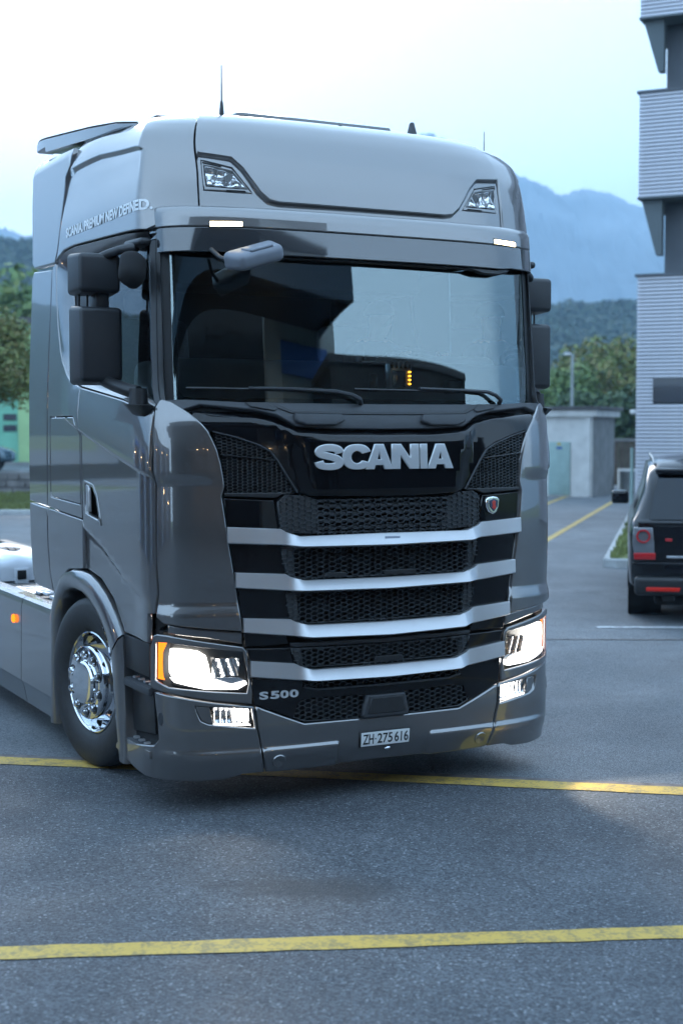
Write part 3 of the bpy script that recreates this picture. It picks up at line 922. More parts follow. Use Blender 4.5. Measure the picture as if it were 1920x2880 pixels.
for poly, lim in ((ROW1, .395), (ROW2, .535), (ROW3, .515), (ROW4, .49)):
    row = panel('grille_insert', poly, 'mesh_plastic', grille, off=-.010, thick=.04, bev=.004, res=.1, holes=[[(max(-lim, min(lim, x)), (min(1.615, max(1.45, y)) if poly is ROW1 else y)) for x, y in sym([(0, max(p[1] for p in poly if abs(p[0]) < .1) - .006), (-lim, max(p[1] for p in poly if abs(p[0]) < .1) - .006), (-lim + .012, min(p[1] for p in poly) + .010), (0, min(p[1] for p in poly) + .008)])]])
    honeycomb('grille_mesh', poly, 'mesh_plastic', row, dx=.0345, dz=.0245, hin=.0118, bar=.0034, f=-.002, b=-.024, org=(0, .02), kind='stuff')
    if poly is ROW1:
        for k in range(4):
            zz_ = 1.472 + k * .038
            panel('louvre', sym([(0, zz_ + .010), (-.385, zz_ + .010), (-.39, zz_ - .008), (0, zz_ - .008)]), 'grey_plastic', row, off=-.010, thick=.02, bev=.004, res=.15)
    if poly is ROW4:
        panel('upper_slat', sym([(0, .868), (-.55, .876), (-.545, .856), (0, .846)]), 'grey_plastic', row, off=.0, thick=.03, bev=.004, res=.1)
for wnd in ([(-.34, 1.238), (-.36, 1.222), (-.36, 1.214), (-.22, 1.212), (-.235, 1.236)], [(-.0, 1.236), (.0, 1.212), (.20, 1.212), (.185, 1.236)], [(-.05, .772), (-.06, .742), (.12, .742), (.11, .772)]):
    panel('sensor_cover', wnd, 'black_plastic', grille, off=.0, thick=.03, bev=.004)
BARS = [([.897, .612, .588, .51, 0], [1.494, 1.478, 1.462, 1.437, 1.440], [1.410, 1.394, 1.392, 1.384, 1.377]),
        ([.855, .588, .564, .485, 0], [1.259, 1.243, 1.228, 1.206, 1.201], [1.180, 1.156, 1.154, 1.153, 1.144]),
        ([.815, .560, .537, .46, 0], [1.021, 1.005, .992, .970, .962], [.947, .917, .915, .907, .894]),
        ([.778, .535, .512, .436, 0], [.797, .770, .757, .732, .728], [.714, .683, .682, .676, .667])]
for xs, zu, zl in BARS:
    V, Fc = [], []
    cols = np.concatenate([np.linspace(-xs[0], -xs[1], 7), np.linspace(-xs[1], -xs[3], 9)[1:], np.linspace(-xs[3], xs[3], 28)[1:], np.linspace(xs[3], xs[1], 9)[1:], np.linspace(xs[1], xs[0], 7)[1:]])
    for a in cols:
        s = abs(a)
        hi, lo = np.interp(s, xs[::-1], zu[::-1]), np.interp(s, xs[::-1], zl[::-1])
        k = float(1 - sstep(np.array(s), xs[3], xs[1]))          # 1 in the middle part
        top, bot = .020 + .012 * k, .024 + .050 * k
        e = .005
        for (z, o) in ((hi - .004, -.04), (hi, top - e), (hi - e * .7, top), (lo + e, bot), (lo, bot - e), (lo - .012 * k - .002, -.03)):
            V.append(S(a, z, o))
    m = 6
    for i in range(len(cols) - 1):
        for j in range(m - 1):
            Fc.append((i * m + j, i * m + j + 1, (i + 1) * m + j + 1, (i + 1) * m + j))
    Fc += [tuple(range(m))[::-1], tuple(range((len(cols) - 1) * m, len(cols) * m))]
    bar = add('grille_bar', V, Fc, 'silver', T_, ang=30)
panel('sticker', [(-.024, 1.424), (.066, 1.422), (.066, 1.400), (-.024, 1.402)], 'sticker_grey', bar, off=.052, thick=.003, bev=.001)
# badge on the viewer's right block
badge = panel('badge', [(.655, 1.600), (.668, 1.613), (.699, 1.618), (.730, 1.613), (.743, 1.600), (.738, 1.560), (.722, 1.532), (.699, 1.521), (.676, 1.532), (.660, 1.560)], 'chrome', T_, off=.012, thick=.03, bev=.006, res=.03)
panel('badge_field', [(.668, 1.595), (.699, 1.606), (.730, 1.595), (.726, 1.562), (.699, 1.534), (.672, 1.562)], 'blue_enamel', badge, off=.0165, thick=.01, bev=.003, res=.03)
panel('badge_emblem', [(.686, 1.588), (.699, 1.598), (.711, 1.590), (.709, 1.57), (.715, 1.555), (.699, 1.545), (.685, 1.556), (.690, 1.57)], 'red_enamel', badge, off=.019, thick=.006, bev=.002, res=.03)

# ---- lower black panel
LM = [(-.512, .566), (-.45, .578), (-.125, .570), (-.128, .458), (-.17, .452), (-.476, .462), (-.535, .488)]
M5 = sym([(0, .655), (-.41, .662), (-.492, .670), (-.480, .640), (-.41, .626), (0, .622)])
lo_ = sym([(0, .660), (-.42, .668), (-.497, .676), (-.765, .706), (-.762, .63), (-.752, .566), (-.476, .452), (0, .449)])
low = panel('lower_grille_panel', lo_, 'gloss_black', T_, off=-.004, res=.04, bev=.005, holes=[LM, mirror(LM), [(p[0] * .99, .663 - (.662 - p[1]) * .9 if p[1] > .65 else p[1]) for p in M5]])
panel('lower_backing', sym([(0, .68), (-.55, .68), (-.56, .45), (0, .44)]), 'dark_void', low, off=-.05, thick=.01, res=.1)
for M in (lambda p: p, mirror):
    honeycomb('lower_mesh', M(LM), 'mesh_plastic', low, dx=.0345, dz=.0245, hin=.0118, bar=.0034, f=-.010, b=-.032, org=(0, .012), kind='stuff')
honeycomb('slot_mesh', M5, 'mesh_plastic', low, dx=.0345, dz=.0245, hin=.0118, bar=.0034, f=-.012, b=-.03, org=(0, .01), kind='stuff')
panel('slot_lip', sym([(0, .622), (-.40, .626), (-.48, .642), (-.478, .634), (-.40, .617), (0, .612)]), 'grey_plastic', low, off=.014, thick=.03, bev=.003)
pod = panel('radar_cover', [(-.116, .566), (.113, .566), (.132, .470), (.130, .448), (-.142, .448), (-.140, .470)], 'grey_plastic', T_, off=.030, thick=.07, bev=.010, res=.06)
panel('radar_face', [(-.098, .552), (.095, .552), (.110, .468), (-.120, .468)], 'black_plastic', pod, off=.034, thick=.01, bev=.004)
for ch, x0, x1 in [('S', -.728, -.680), ('5', -.668, -.618), ('0', -.614, -.566), ('0', -.561, -.512)]:
    lettering('letter', ch, x0, x1, .590, .631, lambda x, y, o: S(x, y, o - .003), .007, 'letter_silver', low, bold=.035)

# ---- bumper
def bump_disp(a, t):
    s = np.abs(a)
    tuck = .014 * (1 - sstep(t, .318, .342)) * sstep(s, .272, .286)
    return tuck
bc = sym([(0, .443), (-.476, .445), (-.744, .555), (-.738, .45), (-.724, .395), (-.706, .30), (-.680, .205), (-.62, .200), (0, .199)])
bump = panel('bumper', bc, 'paint', T_, disp=bump_disp, res=.03, bev=.011, thick=.05, extra=[[(-.70, .331), (-.279, .331), (-.279, .205)], [(.70, .331), (.279, .331), (.279, .205)]])
for sg in (-1, 1):
    M = (lambda p: p) if sg < 0 else mirror
    tp = lathe('tow_eye_cap', [(0, 0), (.004, .018), (.006, .034), (0, .038)], 'paint', bump, n=20)
    P, Q = S(sg * .62, .265, .0145), S(sg * .62, .265, .1)
    tp.location = P
    tp.rotation_mode = 'QUATERNION'
    tp.rotation_quaternion = Vector(np.array(Q) - np.array(P)).to_track_quat('X', 'Z')
    # corners, running back below the steps to the wheel
    fr = [(-1.068, .574), (-.768, .546), (-.752, .441), (-1.000, .476), (-1.040, .494), (-1.058, .534)]
    bq = [(-.760, .556), (-.973, .586), (-1.162, .618), (-1.292, .636), (-1.288, .59), (-1.275, .50), (-1.266, .39), (-1.30, .352), (-1.80, .278), (-1.83, .262), (-1.83, .235), (-1.70, .215), (-1.55, .192), (-1.40, .180), (-1.19, .176), (-1.03, .172), (-.88, .182), (-.81, .203), (-.690, .205), (-.716, .30), (-.734, .395), (-.748, .45)]
    def bcd(a, t):
        s = np.abs(a)
        return .012 * (1 - sstep(t, .312, .345)) * (1 - sstep(s, .95, 1.35))
    bcn = panel('bumper_corner', M(bq), 'paint', T_, disp=bcd, res=.032, bev=.007, thick=.05, holes=[M(fr)], extra=[np.array([(-.72, .332), (-1.25, .332)]) * ([1, 1] if sg < 0 else [-1, 1])])
    panel('parking_sensor', M([(-1.262, .53), (-1.245, .535), (-1.236, .515), (-1.236, .485), (-1.245, .465), (-1.262, .47), (-1.27, .50)]), 'grey_plastic', bcn, off=.002, thick=.01, bev=.004)
    # fog lamp
    fog = panel('fog_lamp', M(fr), 'lamp_dark', T_, off=-.055, thick=.01, res=.06)
    panel('fog_trim', M([(-1.062, .570), (-.992, .563), (-.972, .480), (-1.0, .480), (-1.036, .497), (-1.053, .534)]), 'paint', fog, off=-.010, thick=.03, bev=.006)
    def fogr(i, j, sg=sg):
        a = -.985 + (i * (.205))
        z = .470 + j * .085 + (1 - i) * .005
        return S(a if sg < 0 else -a, z, -.05 + .016 * abs(math.sin(i * 20)) + .012 * (abs(j - .5) * 2) ** 2)
    grid('fog_reflector', fogr, 41, 9, 'lens_chrome', fog)
    panel('fog_bulb', M([(-.865, .547), (-.785, .540), (-.778, .475), (-.870, .482)]), 'fog_white', fog, off=-.030, thick=.01, bev=.012, res=.03)
    panel('fog_guide', M([(-.972, .480), (-.776, .464), (-.774, .457), (-.972, .472)]), 'drl_white', fog, off=-.018, thick=.01, bev=.002)
    panel('fog_lens', M([(-.990, .566), (-.782, .542), (-.772, .456), (-.974, .474)]), 'lens', fog, off=-.006, thick=.001, bev=.001)
    # headlight
    ho = [(-1.318, .668), (-1.316, .857), (-1.298, .925), (-1.270, .938), (-1.208, .936), (-.818, .870), (-.797, .848), (-.768, .628), (-.770, .572), (-.973, .600), (-1.162, .632), (-1.300, .652)]
    hg = [(-1.278, .897), (-1.2, .899), (-.812, .846), (-.782, .683), (-.795, .628), (-.973, .644), (-1.201, .668), (-1.283, .70)]
    hl = panel('headlight', M(ho), 'paint', T_, off=.004, res=.04, bev=.007, thick=.014, holes=[M(hg)])
    panel('lamp_housing', M(hg), 'lamp_dark', hl, off=-.055, thick=.02, res=.06)
    panel('amber_lamp', M([(-1.284, .893), (-1.232, .896), (-1.250, .84), (-1.256, .788), (-1.252, .74), (-1.242, .70), (-1.288, .703)]), 'amber_lit', hl, off=-.022, thick=.02, bev=.004, res=.04)
    panel('main_beam', M([(-1.205, .862), (-1.12, .858), (-1.05, .849), (-1.008, .825), (-.995, .78), (-.982, .723), (-1.0, .714), (-1.19, .714), (-1.21, .74), (-1.214, .80)]), 'lamp_white', hl, off=-.022, thick=.03, bev=.012, res=.04)
    def hlr(i, j, sg=sg):
        a = -.975 + i * .145
        z = .718 + j * .092
        return S(a if sg < 0 else -a, z, -.040 + .018 * abs(math.sin(i * 9 + j * 2)))
    grid('reflector', hlr, 25, 9, 'lens_chrome', hl)
    panel('day_light', M([(-1.203, .716), (-.995, .714), (-.873, .673), (-.797, .690), (-.790, .674), (-.842, .648), (-1.011, .655), (-1.177, .692)]), 'drl_white', hl, off=-.014, thick=.03, bev=.004, res=.04)
    panel('inner_shelf', M([(-.985, .716), (-.835, .712), (-.80, .694), (-.873, .678)]), 'lens_chrome', hl, off=-.014, thick=.02, bev=.003)
    panel('lens', M(hg), 'lens', hl, off=0, thick=.001, bev=.001, res=.05)

# ---- number plate
plate = panel('number_plate', [(-.153, .372), (.153, .372), (.153, .288), (-.153, .288)], 'print_black', T_, off=.012, thick=.02, bev=.003)
panel('plate_face', [(-.148, .367), (.148, .367), (.148, .293), (-.148, .293)], 'plate_white', plate, off=.0145, thick=.004, bev=.001)
onp = lambda x, y, o: S(x, y, o + .0145)
for txt, x0, x1, y0, y1 in [('ZH', -.138, -.073, .304, .357), ('.', -.066, -.058, .326, .334), ('275', -.050, .042, .304, .357), ('616', .055, .140, .304, .357)]:
    lettering('plate_characters', txt, x0, x1, y0, y1, onp, .001, 'print_black', plate, bold=.012)
lathe('tow_pin', [(0, .0), (.01, .012), (.03, .010), (.032, 0)], 'chrome', bump, n=12).location = S(.0, .272, .012)

# ---- steps, wheel arch and wheel on both sides
AO = [(2.03, .16), (2.025, .83), (1.985, .90), (1.90, 1.00), (1.81, 1.085), (1.70, 1.135), (1.55, 1.163), (1.38, 1.168), (1.22, 1.152), (1.077, 1.118), (.95, 1.07), (.85, 1.017), (.75, .945), (.675, .878)]
AI = [(1.935, .16), (1.895, .80), (1.865, .88), (1.80, .96), (1.72, 1.012), (1.63, 1.036), (1.50, 1.042), (1.35, 1.030), (1.22, .995), (1.12, .945), (1.04, .90), (.97, .85), (.91, .79), (.855, .70)]
AO2 = [(.668, .868), (.645, .70), (.63, .50), (.618, .35), (.60, .18)]
AI2 = [(.850, .692), (.825, .62), (.795, .50), (.755, .36), (.70, .20)]
def arch(name, O, I, sg, flip=False):
    V, Fc = [], []
    prof = [(0, -.20), (0, .0), (.12, .020), (.5, .030), (.88, .016), (1, 0), (1.02, -.10), (1.02, -.55)]
    for (o, i) in zip(O, I):
        o, i = np.array(o), np.array(i)
        for (f, h) in prof:
            p = o + (i - o) * f
            V.append((sg * (1.238 + h), p[0], p[1]))
    m = len(prof)
    for k in range(len(O) - 1):
        for j in range(m - 1):
            q = (k * m + j, k * m + j + 1, (k + 1) * m + j + 1, (k + 1) * m + j)
            Fc.append(q if sg > 0 else q[::-1])
    return add(name, V, Fc, 'paint', T_, ang=40)
def wheel(loc, rz, face, name='wheel', parent=T_, front=True):
    """face = -1: outer side towards -x"""
    f = face
    w = .155
    prof = [(-w * .75, .30), (-w * .92, .33), (-w, .40), (-w * .96, .455), (-w * .86, .487), (-w * .74, .499), (-w * .42, .503), (-w * .41, .490), (-w * .36, .490), (-w * .35, .505), (-w * .04, .506), (-w * .03, .492), (w * .03, .492), (w * .04, .506), (w * .35, .505), (w * .36, .490), (w * .41, .490), (w * .42, .503), (w * .74, .499), (w * .86, .487), (w * .96, .455), (w, .40), (w * .92, .33), (w * .75, .30)]
    ty = lathe(name, prof, 'rubber', parent, n=72, ang=35)
    ty.location = loc
    ty.rotation_euler = (0, 0, rz)
    q = -f
    if front:
        rp = [(-.10, .293), (-.125, .300), (-.128, .292), (-.115, .283), (-.05, .272), (-.035, .262), (-.06, .245), (-.115, .222), (-.130, .214)]
        hp_ = [(-.128, .216), (-.150, .219), (-.158, .214), (-.162, .205), (-.163, .135), (-.168, .130), (-.180, .128), (-.190, .118), (-.194, .09), (-.195, .0005)]
    else:
        rp = [(-.10, .293), (-.125, .300), (-.128, .292), (-.115, .283), (-.02, .272), (.02, .25), (.03, .20), (.03, .15), (-.08, .14), (-.09, .12), (-.10, .0005)]
        hp_ = None
    rim = lathe('rim', [(-q * -x if False else (x if f < 0 else -x), r) for x, r in rp], 'chrome', ty, n=64, ang=30)
    if hp_:
        hub = lathe('hub_cap', [(x if f < 0 else -x, r) for x, r in hp_], 'chrome', ty, n=64, ang=25)
        for k in range(10):
            a = 2 * math.pi * (k + .5) / 10
            nut = lathe('wheel_nut', [((-.158 if f < 0 else .158), .026), ((-.170 if f < 0 else .170), .024), ((-.186 if f < 0 else .186), .018), ((-.190 if f < 0 else .190), .0005)], 'chrome', ty, n=14)
            nut.location = (0, .172 * math.cos(a), .172 * math.sin(a))
            # dished seat round each nut
            seat = lathe('nut_seat', [((-.1635 if f < 0 else .1635), .034), ((-.166 if f < 0 else .166), .031), ((-.1605 if f < 0 else .1605), .026)], 'lamp_dark', ty, n=14)
            seat.location = (0, .172 * math.cos(a), .172 * math.sin(a))
        for k in range(8):
            a = 2 * math.pi * k / 8
            hole = lathe('hand_hole', [((-.075 if f < 0 else .075), .030), ((-.096 if f < 0 else .096), .001)], 'dark_void', ty, n=14)
            hole.location = (0, .243 * math.cos(a), .243 * math.sin(a))
    return ty
for sg in (-1, 1):
    M = (lambda p: p) if sg < 0 else mirror
    arch('wheel_arch', AO, AI, sg)
    al = arch('arch_foot', AO2, AI2, sg)
    # liner
    V, Fc = [], []
    for (v, z) in AI + AI2:
        V += [(sg * 1.235, v, z), (sg * .55, v, z + .02)]
    for k in range(len(AI + AI2) - 1):
        Fc.append((2 * k, 2 * k + 1, 2 * k + 3, 2 * k + 2))
    add('arch_liner', V, Fc, 'dark_void', al)
    # step well
    sw = box('step_well', (sg * 1.00, .47, .62), (.36, .56, .66), 'dark_void', T_)
    prism('well_panel', [(.69, .88), (.28, .88), (.28, .70), (.66, .70)], sg * 1.225, sg * 1.19, 'X', 'black_plastic', sw, bev=.006)
    prism('well_panel', [(.665, .62), (.30, .62), (.28, .40), (.63, .36)], sg * 1.195, sg * 1.18, 'X', 'black_plastic', sw, bev=.004)
    for (z, v0, v1) in ((.655, .24, .74), (.325, .24, .80)):
        st = prism('step', [(sg * 1.235, v0), (sg * 1.235, v1 - .10), (sg * 1.19, v1), (sg * .98, v1), (sg * .98, v0)], z - .030, z, 'Z', 'grey_plastic', T_, bev=.006)
        prism('step_edge', [(v0, z - .045), (v1 - .06, z - .045), (v1 - .1, z - .005), (v0, z - .005)], sg * 1.243, sg * 1.225, 'X', 'paint' if z < .5 else 'grey_plastic', st, bev=.004)
        for k in range(5):
            v = v0 + .08 + k * .085
            box('grip_strip', (sg * 1.12, v, z + .004), (.18, .030, .014), 'alu', st, bev=.004)
    panel('pocket', M([(-1.27, 1.03), (-1.345, 1.03), (-1.345, .87), (-1.32, .86), (-1.30, .96), (-1.225, .99)]), 'dark_void', al, off=-.05, thick=.02, res=.1)
wheel((-1.068, 1.40, .505), R(10), -1, 'front_wheel')
wheel((1.068, 1.40, .505), R(10), 1, 'front_wheel')
box('front_axle', (0, 1.40, .47), (2.0, .12, .14), 'dark_void', T_)

# ---- chassis behind the cab
for sg in (-1, 1):
    box('chassis_rail', (sg * .40, 4.2, .83), (.08, 4.8, .26), 'black_plastic', T_, bev=.006)
    def sk(name, v0, v1):
        prof = [(1.10, .862), (1.19, .866), (1.215, .852), (1.228, .80), (1.232, .55), (1.236, .30), (1.220, .275), (1.205, .20), (1.195, .145), (1.15, .14)]
        V, Fc = [], []
        vs_ = np.linspace(v0, v1, 6)
        for v in vs_:
            for (u, z) in prof: V.append((sg * u, v, z))
        m = len(prof)
        for i in range(5):
            for j in range(m - 1):
                q = (i * m + j, (i + 1) * m + j, (i + 1) * m + j + 1, i * m + j + 1)
                Fc.append(q if sg > 0 else q[::-1])
        Fc += [tuple(range(m)), tuple(range(5 * m, 6 * m))]
        return add(name, V, Fc, 'paint', T_, ang=30)
    s1 = sk('side_skirt', 2.06, 2.80)
    s2 = sk('side_skirt', 2.812, 4.45)
    lathe('side_marker', [(1.236 * sg, .030), (1.248 * sg, .028), (1.252 * sg, .02), (1.254 * sg, .0005)], 'amber_lit', s2, n=16).location = (0, 2.97, .70)
    box('skirt_back', (sg * 1.08, 3.25, .50), (.05, 2.4, .68), 'dark_void', T_)
    box('mud_flap', (sg * 1.05, 1.99, .48), (.36, .03, .62), 'black_plastic', T_)
# deck plates and boxes seen over the skirt
for (v0, v1, m_, z) in ((2.10, 2.42, 'alu', .86), (2.46, 2.62, 'mudguard', .875), (2.66, 2.78, 'mudguard', .885), (2.84, 2.95, 'alu', .875), (3.02, 3.5, 'alu', .85)):
    dp = box('deck_plate', (-.82, (v0 + v1) / 2, z), (.54, v1 - v0, .02), m_, T_, bev=.004)
    for k in range(4):
        box('tread_rib', (-.82, v0 + (v1 - v0) * (k + .5) / 4, z + .012), (.48, .012, .006), m_, dp)
box('tag', (-.92, 2.54, .893), (.09, .03, .012), 'yellow_green', T_, bev=.003)
box('battery_box', (-.80, 2.55, .60), (.6, .9, .48), 'black_plastic', T_, bev=.02)
box('air_tank_cover', (-.80, 3.7, .58), (.6, 1.2, .44), 'black_plastic', T_, bev=.05)
# rear axle with double wheels and mudguards
for sg in (-1, 1):
    for k, uu in enumerate((1.08, .74)):
        wheel((sg * uu, 5.15, .505), 0, sg, 'rear_wheel', front=False)
    V, Fc = [], []
    path = [(4.42, .58), (4.42, .90), (4.435, .95), (4.48, .985), (4.9, .995), (5.4, .995), (5.82, .985), (5.865, .95), (5.88, .90), (5.88, .58)]
    nu_ = 30
    for (v, z) in path:
        for k in range(nu_):
            f = k / (nu_ - 1)
            u = sg * (.52 + .73 * f)
            dz = (.010 * math.sin(f * 19) if z > .94 else 0) - (.07 if k == nu_ - 1 and z > .9 else 0)
            V.append((u, v, z + dz))
    for i in range(len(path) - 1):
        for k in range(nu_ - 1):
            Fc.append((i * nu_ + k, i * nu_ + k + 1, (i + 1) * nu_ + k + 1, (i + 1) * nu_ + k))
    mgd = add('mudguard', V, Fc, 'mudguard', T_, ang=60)
    box('guard_seam', (sg * .885, 4.412, .80), (.70, .012, .006), 'grey_plastic', mgd)
    for zz_ in (.85, .74):
        box('guard_bracket', (sg * .80, 4.408, zz_), (.07, .02, .07), 'black_plastic', mgd, bev=.004)
    box('guard_bracket', (sg * .80, 4.412, .80), (.11, .014, .20), 'mudguard', mgd, bev=.004)
box('rear_axle', (0, 5.15, .505), (2.0, .16, .16), 'dark_void', T_)
prism('fifth_wheel', [(-.42, 4.75), (.42, 4.75), (.46, 5.2), (.30, 5.65), (.10, 5.65), (.06, 5.3), (-.06, 5.3), (-.10, 5.65), (-.30, 5.65), (-.46, 5.2)], 1.0, 1.06, 'Z', 'black_plastic', T_, bev=.008)
box('tail_beam', (0, 6.35, .75), (2.3, .10, .16), 'black_plastic', T_, bev=.01)

# ---- mirrors
def shape_box(name, c, s, taper, material, parent, bev=.05, seg=5):
    """rounded housing; taper shrinks the front (-y) face"""
    bm = bmesh.new()
    bmesh.ops.create_cube(bm, size=1)
    for v in bm.verts:
        k = taper if v.co.y < 0 else 1
        v.co = Vector((v.co.x * s[0] * (k if k != 1 else 1), v.co.y * s[1], v.co.z * s[2] * (k if k != 1 else 1)))
        v.co += Vector(c)
    bmesh.ops.bevel(bm, geom=list(bm.edges), offset=bev, segments=seg, profile=.5, affect='EDGES')
    return from_bm(name, bm, material, parent, ang=80)
for sg in (-1, 1):
    up = shape_box('mirror_housing', (sg * 1.378, .66, 2.815), (.275 if sg > 0 else .25, .20, .225), .90, 'mirror_plastic', T_, bev=.026)
    lo2 = shape_box('mirror_housing', (sg * 1.372, .66, 2.440), (.275 if sg > 0 else .25, .20, .425), .92, 'mirror_plastic', T_, bev=.026)
    for o, (z, h) in ((up, (2.80, .15)), (lo2, (2.445, .34))):
        box('mirror_glass', (sg * 1.385, .763, z), (.19, .006, h), 'chrome', o, bev=.002)
    box('mirror_joint', (sg * 1.35, .66, 2.675), (.075, .10, .10), 'mirror_plastic', up, bev=.012)
    for k in (1.41, 1.455):
        tube('mirror_rod', [(sg * k, .69, 2.62), (sg * k, .69, 2.72)], .006, 'black_plastic', up, n=8)
    tube('mirror_arm', [(sg * 1.215, .45, 2.945), (sg * 1.28, .52, 2.935), (sg * 1.33, .56, 2.915), (sg * 1.38, .66, 2.885)], [.026, .024, .025, .028], 'mirror_plastic', T_, n=14)
    tube('mirror_arm', [(sg * 1.245, .36, 2.185), (sg * 1.275, .41, 2.195), (sg * 1.32, .52, 2.225), (sg * 1.36, .64, 2.262)], [.034, .036, .034, .030], 'black_plastic', T_, n=14)
    shape_box('arm_bracket', (sg * 1.200, .47, 2.966), (.085, .24, .050), .8, 'mirror_plastic', T_, bev=.018, seg=3)
    bm = bmesh.new()
    bmesh.ops.create_cone(bm, cap_ends=True, segments=16, radius1=.052, radius2=.046, depth=.10)
    bmesh.ops.translate(bm, verts=bm.verts, vec=(sg * 1.245, .36, 2.155))
    foot = from_bm('arm_foot', bm, 'black_plastic', T_)
    bm = bmesh.new()
    vs_ = [bm.verts.new(p) for p in [(sg * 1.215, .19, 2.118), (sg * 1.215, .52, 2.128), (sg * 1.29, .49, 2.128), (sg * 1.315, .36, 2.125), (sg * 1.28, .23, 2.118), (sg * 1.225, .27, 2.055), (sg * 1.225, .42, 2.075), (sg * 1.27, .37, 2.065), (sg * 1.25, .29, 2.06)]]
    bmesh.ops.convex_hull(bm, input=vs_)
    bmesh.ops.bevel(bm, geom=list(bm.edges), offset=.008, segments=2, profile=.5, affect='EDGES')
    from_bm('bracket_shroud', bm, 'black_plastic', foot)
# kerb mirror hanging from the upper arm on the viewer's left
km = shape_box('kerb_mirror', (0, 0, 0), (.16, .12, .215), .75, 'dark_void', T_, bev=.055, seg=6)
km.location = (-1.285, .30, 2.815)
km.rotation_euler = (R(-18), R(24), R(20))
# front mirror hung below the visor
fm = shape_box('front_mirror', (0, 0, 0), (.30, .16, .10), .85, 'mirror_skylit', T_, bev=.032, seg=5)
fm.location = (-.80, -.14, 2.858)
fm.rotation_euler = (R(12), R(-17), R(4))
lid = shape_box('mirror_lid', (.01, -.02, .045), (.15, .09, .02), .9, 'mirror_skylit', fm, bev=.008, seg=3)
tube('mirror_stay', [(-.90, -.08, 2.83), (-.935, .0, 2.86), (-.94, .10, 2.91)], .012, 'black_plastic', T_, n=10)

# ---- inside the cab
box('dashboard', (0, .60, 2.20), (2.2, .58, .34), 'dash', T_, bev=.06, seg=4)
db = bpy.context.scene.objects['dashboard']
shape_box('instrument_hood', (.72, .62, 2.37), (.70, .40, .12), .8, 'dash', db, bev=.05)
box('dash_strip', (.17, .40, 2.375), (.16, .012, .006), 'print_white', db)
def ringpts(c, r, tilt, n=28):
    out = []
    for k in range(n + 1):
        a = 2 * math.pi * k / n
        out.append((c[0] + r * math.cos(a), c[1] + r * math.sin(a) * math.sin(tilt) , c[2] + r * math.sin(a) * math.cos(tilt)))
    return out
sw_ = tube('steering_wheel', ringpts((.76, .86, 2.36), .235, R(58)), .017, 'black_plastic', T_, n=10, caps=False)
for aa_ in (R(200), R(340), R(90)):
    e_ = (.76 + .22 * math.cos(aa_), .86 + .22 * math.sin(aa_) * math.sin(R(58)), 2.36 + .22 * math.sin(aa_) * math.cos(R(58)))
    tube('spoke', [(.76, .85, 2.34), e_], .014, 'black_plastic', sw_, n=8)
tube('column', [(.76, .84, 2.33), (.76, .66, 2.2)], .04, 'black_plastic', sw_, n=12)
for uu in (-.70, .72):
    seat = box('seat', (uu, 1.42, 2.00), (.54, .52, .16), 'seat_fabric', T_, bev=.05, seg=4)
    box('seat_base', (uu, 1.42, 1.63), (.40, .42, .60), 'black_plastic', seat, bev=.02)
    box('backrest', (uu, 1.69, 2.34), (.50, .15, .66), 'seat_fabric', seat, bev=.06, seg=4, rot=Matrix.Rotation(R(-8), 3, 'X'))
    box('headrest', (uu, 1.76, 2.76), (.28, .10, .18), 'seat_fabric', seat, bev=.045, seg=4)
for sg in (-1,):
    def cur(i, j, sg=sg):
        return (sg * (1.05 + .03 * math.sin(i * 26)), .42 + .24 * i + .02 * math.cos(i * 26), 2.2 + .75 * j)
    grid('curtain', cur, 40, 4, 'curtain', T_)
box('bunk_shelf', (0, 1.75, 3.02), (2.2, .55, .30), 'cab_trim', T_, bev=.03)
# toll box on the dashboard, with its row of lit diodes
tb = box('toll_unit', (.222, .22, 2.29), (.16, .06, .17), 'alu', T_, bev=.03, seg=4)
box('unit_screen', (.208, .187, 2.272), (.085, .004, .09), 'smoked', tb, bev=.002)
for k in range(4):
    box('diode', (.278, .186, 2.245 + k * .022), (.010, .006, .010), 'led_orange', tb, bev=.002)
for k in range(5):
    box('cooling_rib', (.165 + k * .028, .186, 2.348), (.012, .008, .035), 'black_plastic', tb, bev=.002)
box('phone', (.075, .24, 2.25), (.05, .02, .10), 'black_plastic', T_, bev=.008)
shape_box('camera_pod', (.60, .26, 2.235), (.10, .08, .085), .9, 'black_plastic', T_, bev=.02)
tube('grab_handle', [(1.0, .50, 2.20), (.985, .47, 2.26), (.985, .47, 2.42), (1.0, .50, 2.47)], .016, 'cab_trim', T_, n=10)

# ================================================================== THE DRIVER
mat('skin', (.42, .24, .17), rough=.5, noise=.08, nscale=30)
mat('jacket', (.03, .035, .05), rough=.85, noise=.2, nscale=40, bump=.2, bscale=150)
mat('hair', (.05, .035, .025), rough=.7, noise=.3, nscale=80)
def skinned(name, joints, bones, mats, assign, root=0, sub=2):
    me = bpy.data.meshes.new(name)
    me.from_pydata([j[:3] for j in joints], bones, [])
    ob = bpy.data.objects.new(name, me)
    COL.objects.link(ob)
    sk = ob.modifiers.new('skin', 'SKIN')
    for i, j in enumerate(joints):
        sv = me.skin_vertices[0].data[i]
        sv.radius = (j[3], j[4] if len(j) > 4 else j[3])
        sv.use_root = (i == root)
    sk.use_smooth_shade = True
    sb = ob.modifiers.new('sub', 'SUBSURF')
    sb.levels = sb.render_levels = sub
    dg = bpy.context.evaluated_depsgraph_get()
    dg.update()
    m2 = bpy.data.meshes.new_from_object(ob.evaluated_get(dg))
    bpy.data.objects.remove(ob)
    m2.materials.clear()
    for k in mats: m2.materials.append(MATS[k])
    for p in m2.polygons:
        p.use_smooth = True
        p.material_index = assign(p.center)
    o2 = bpy.data.objects.new(name, m2)
    COL.objects.link(o2)
    return o2
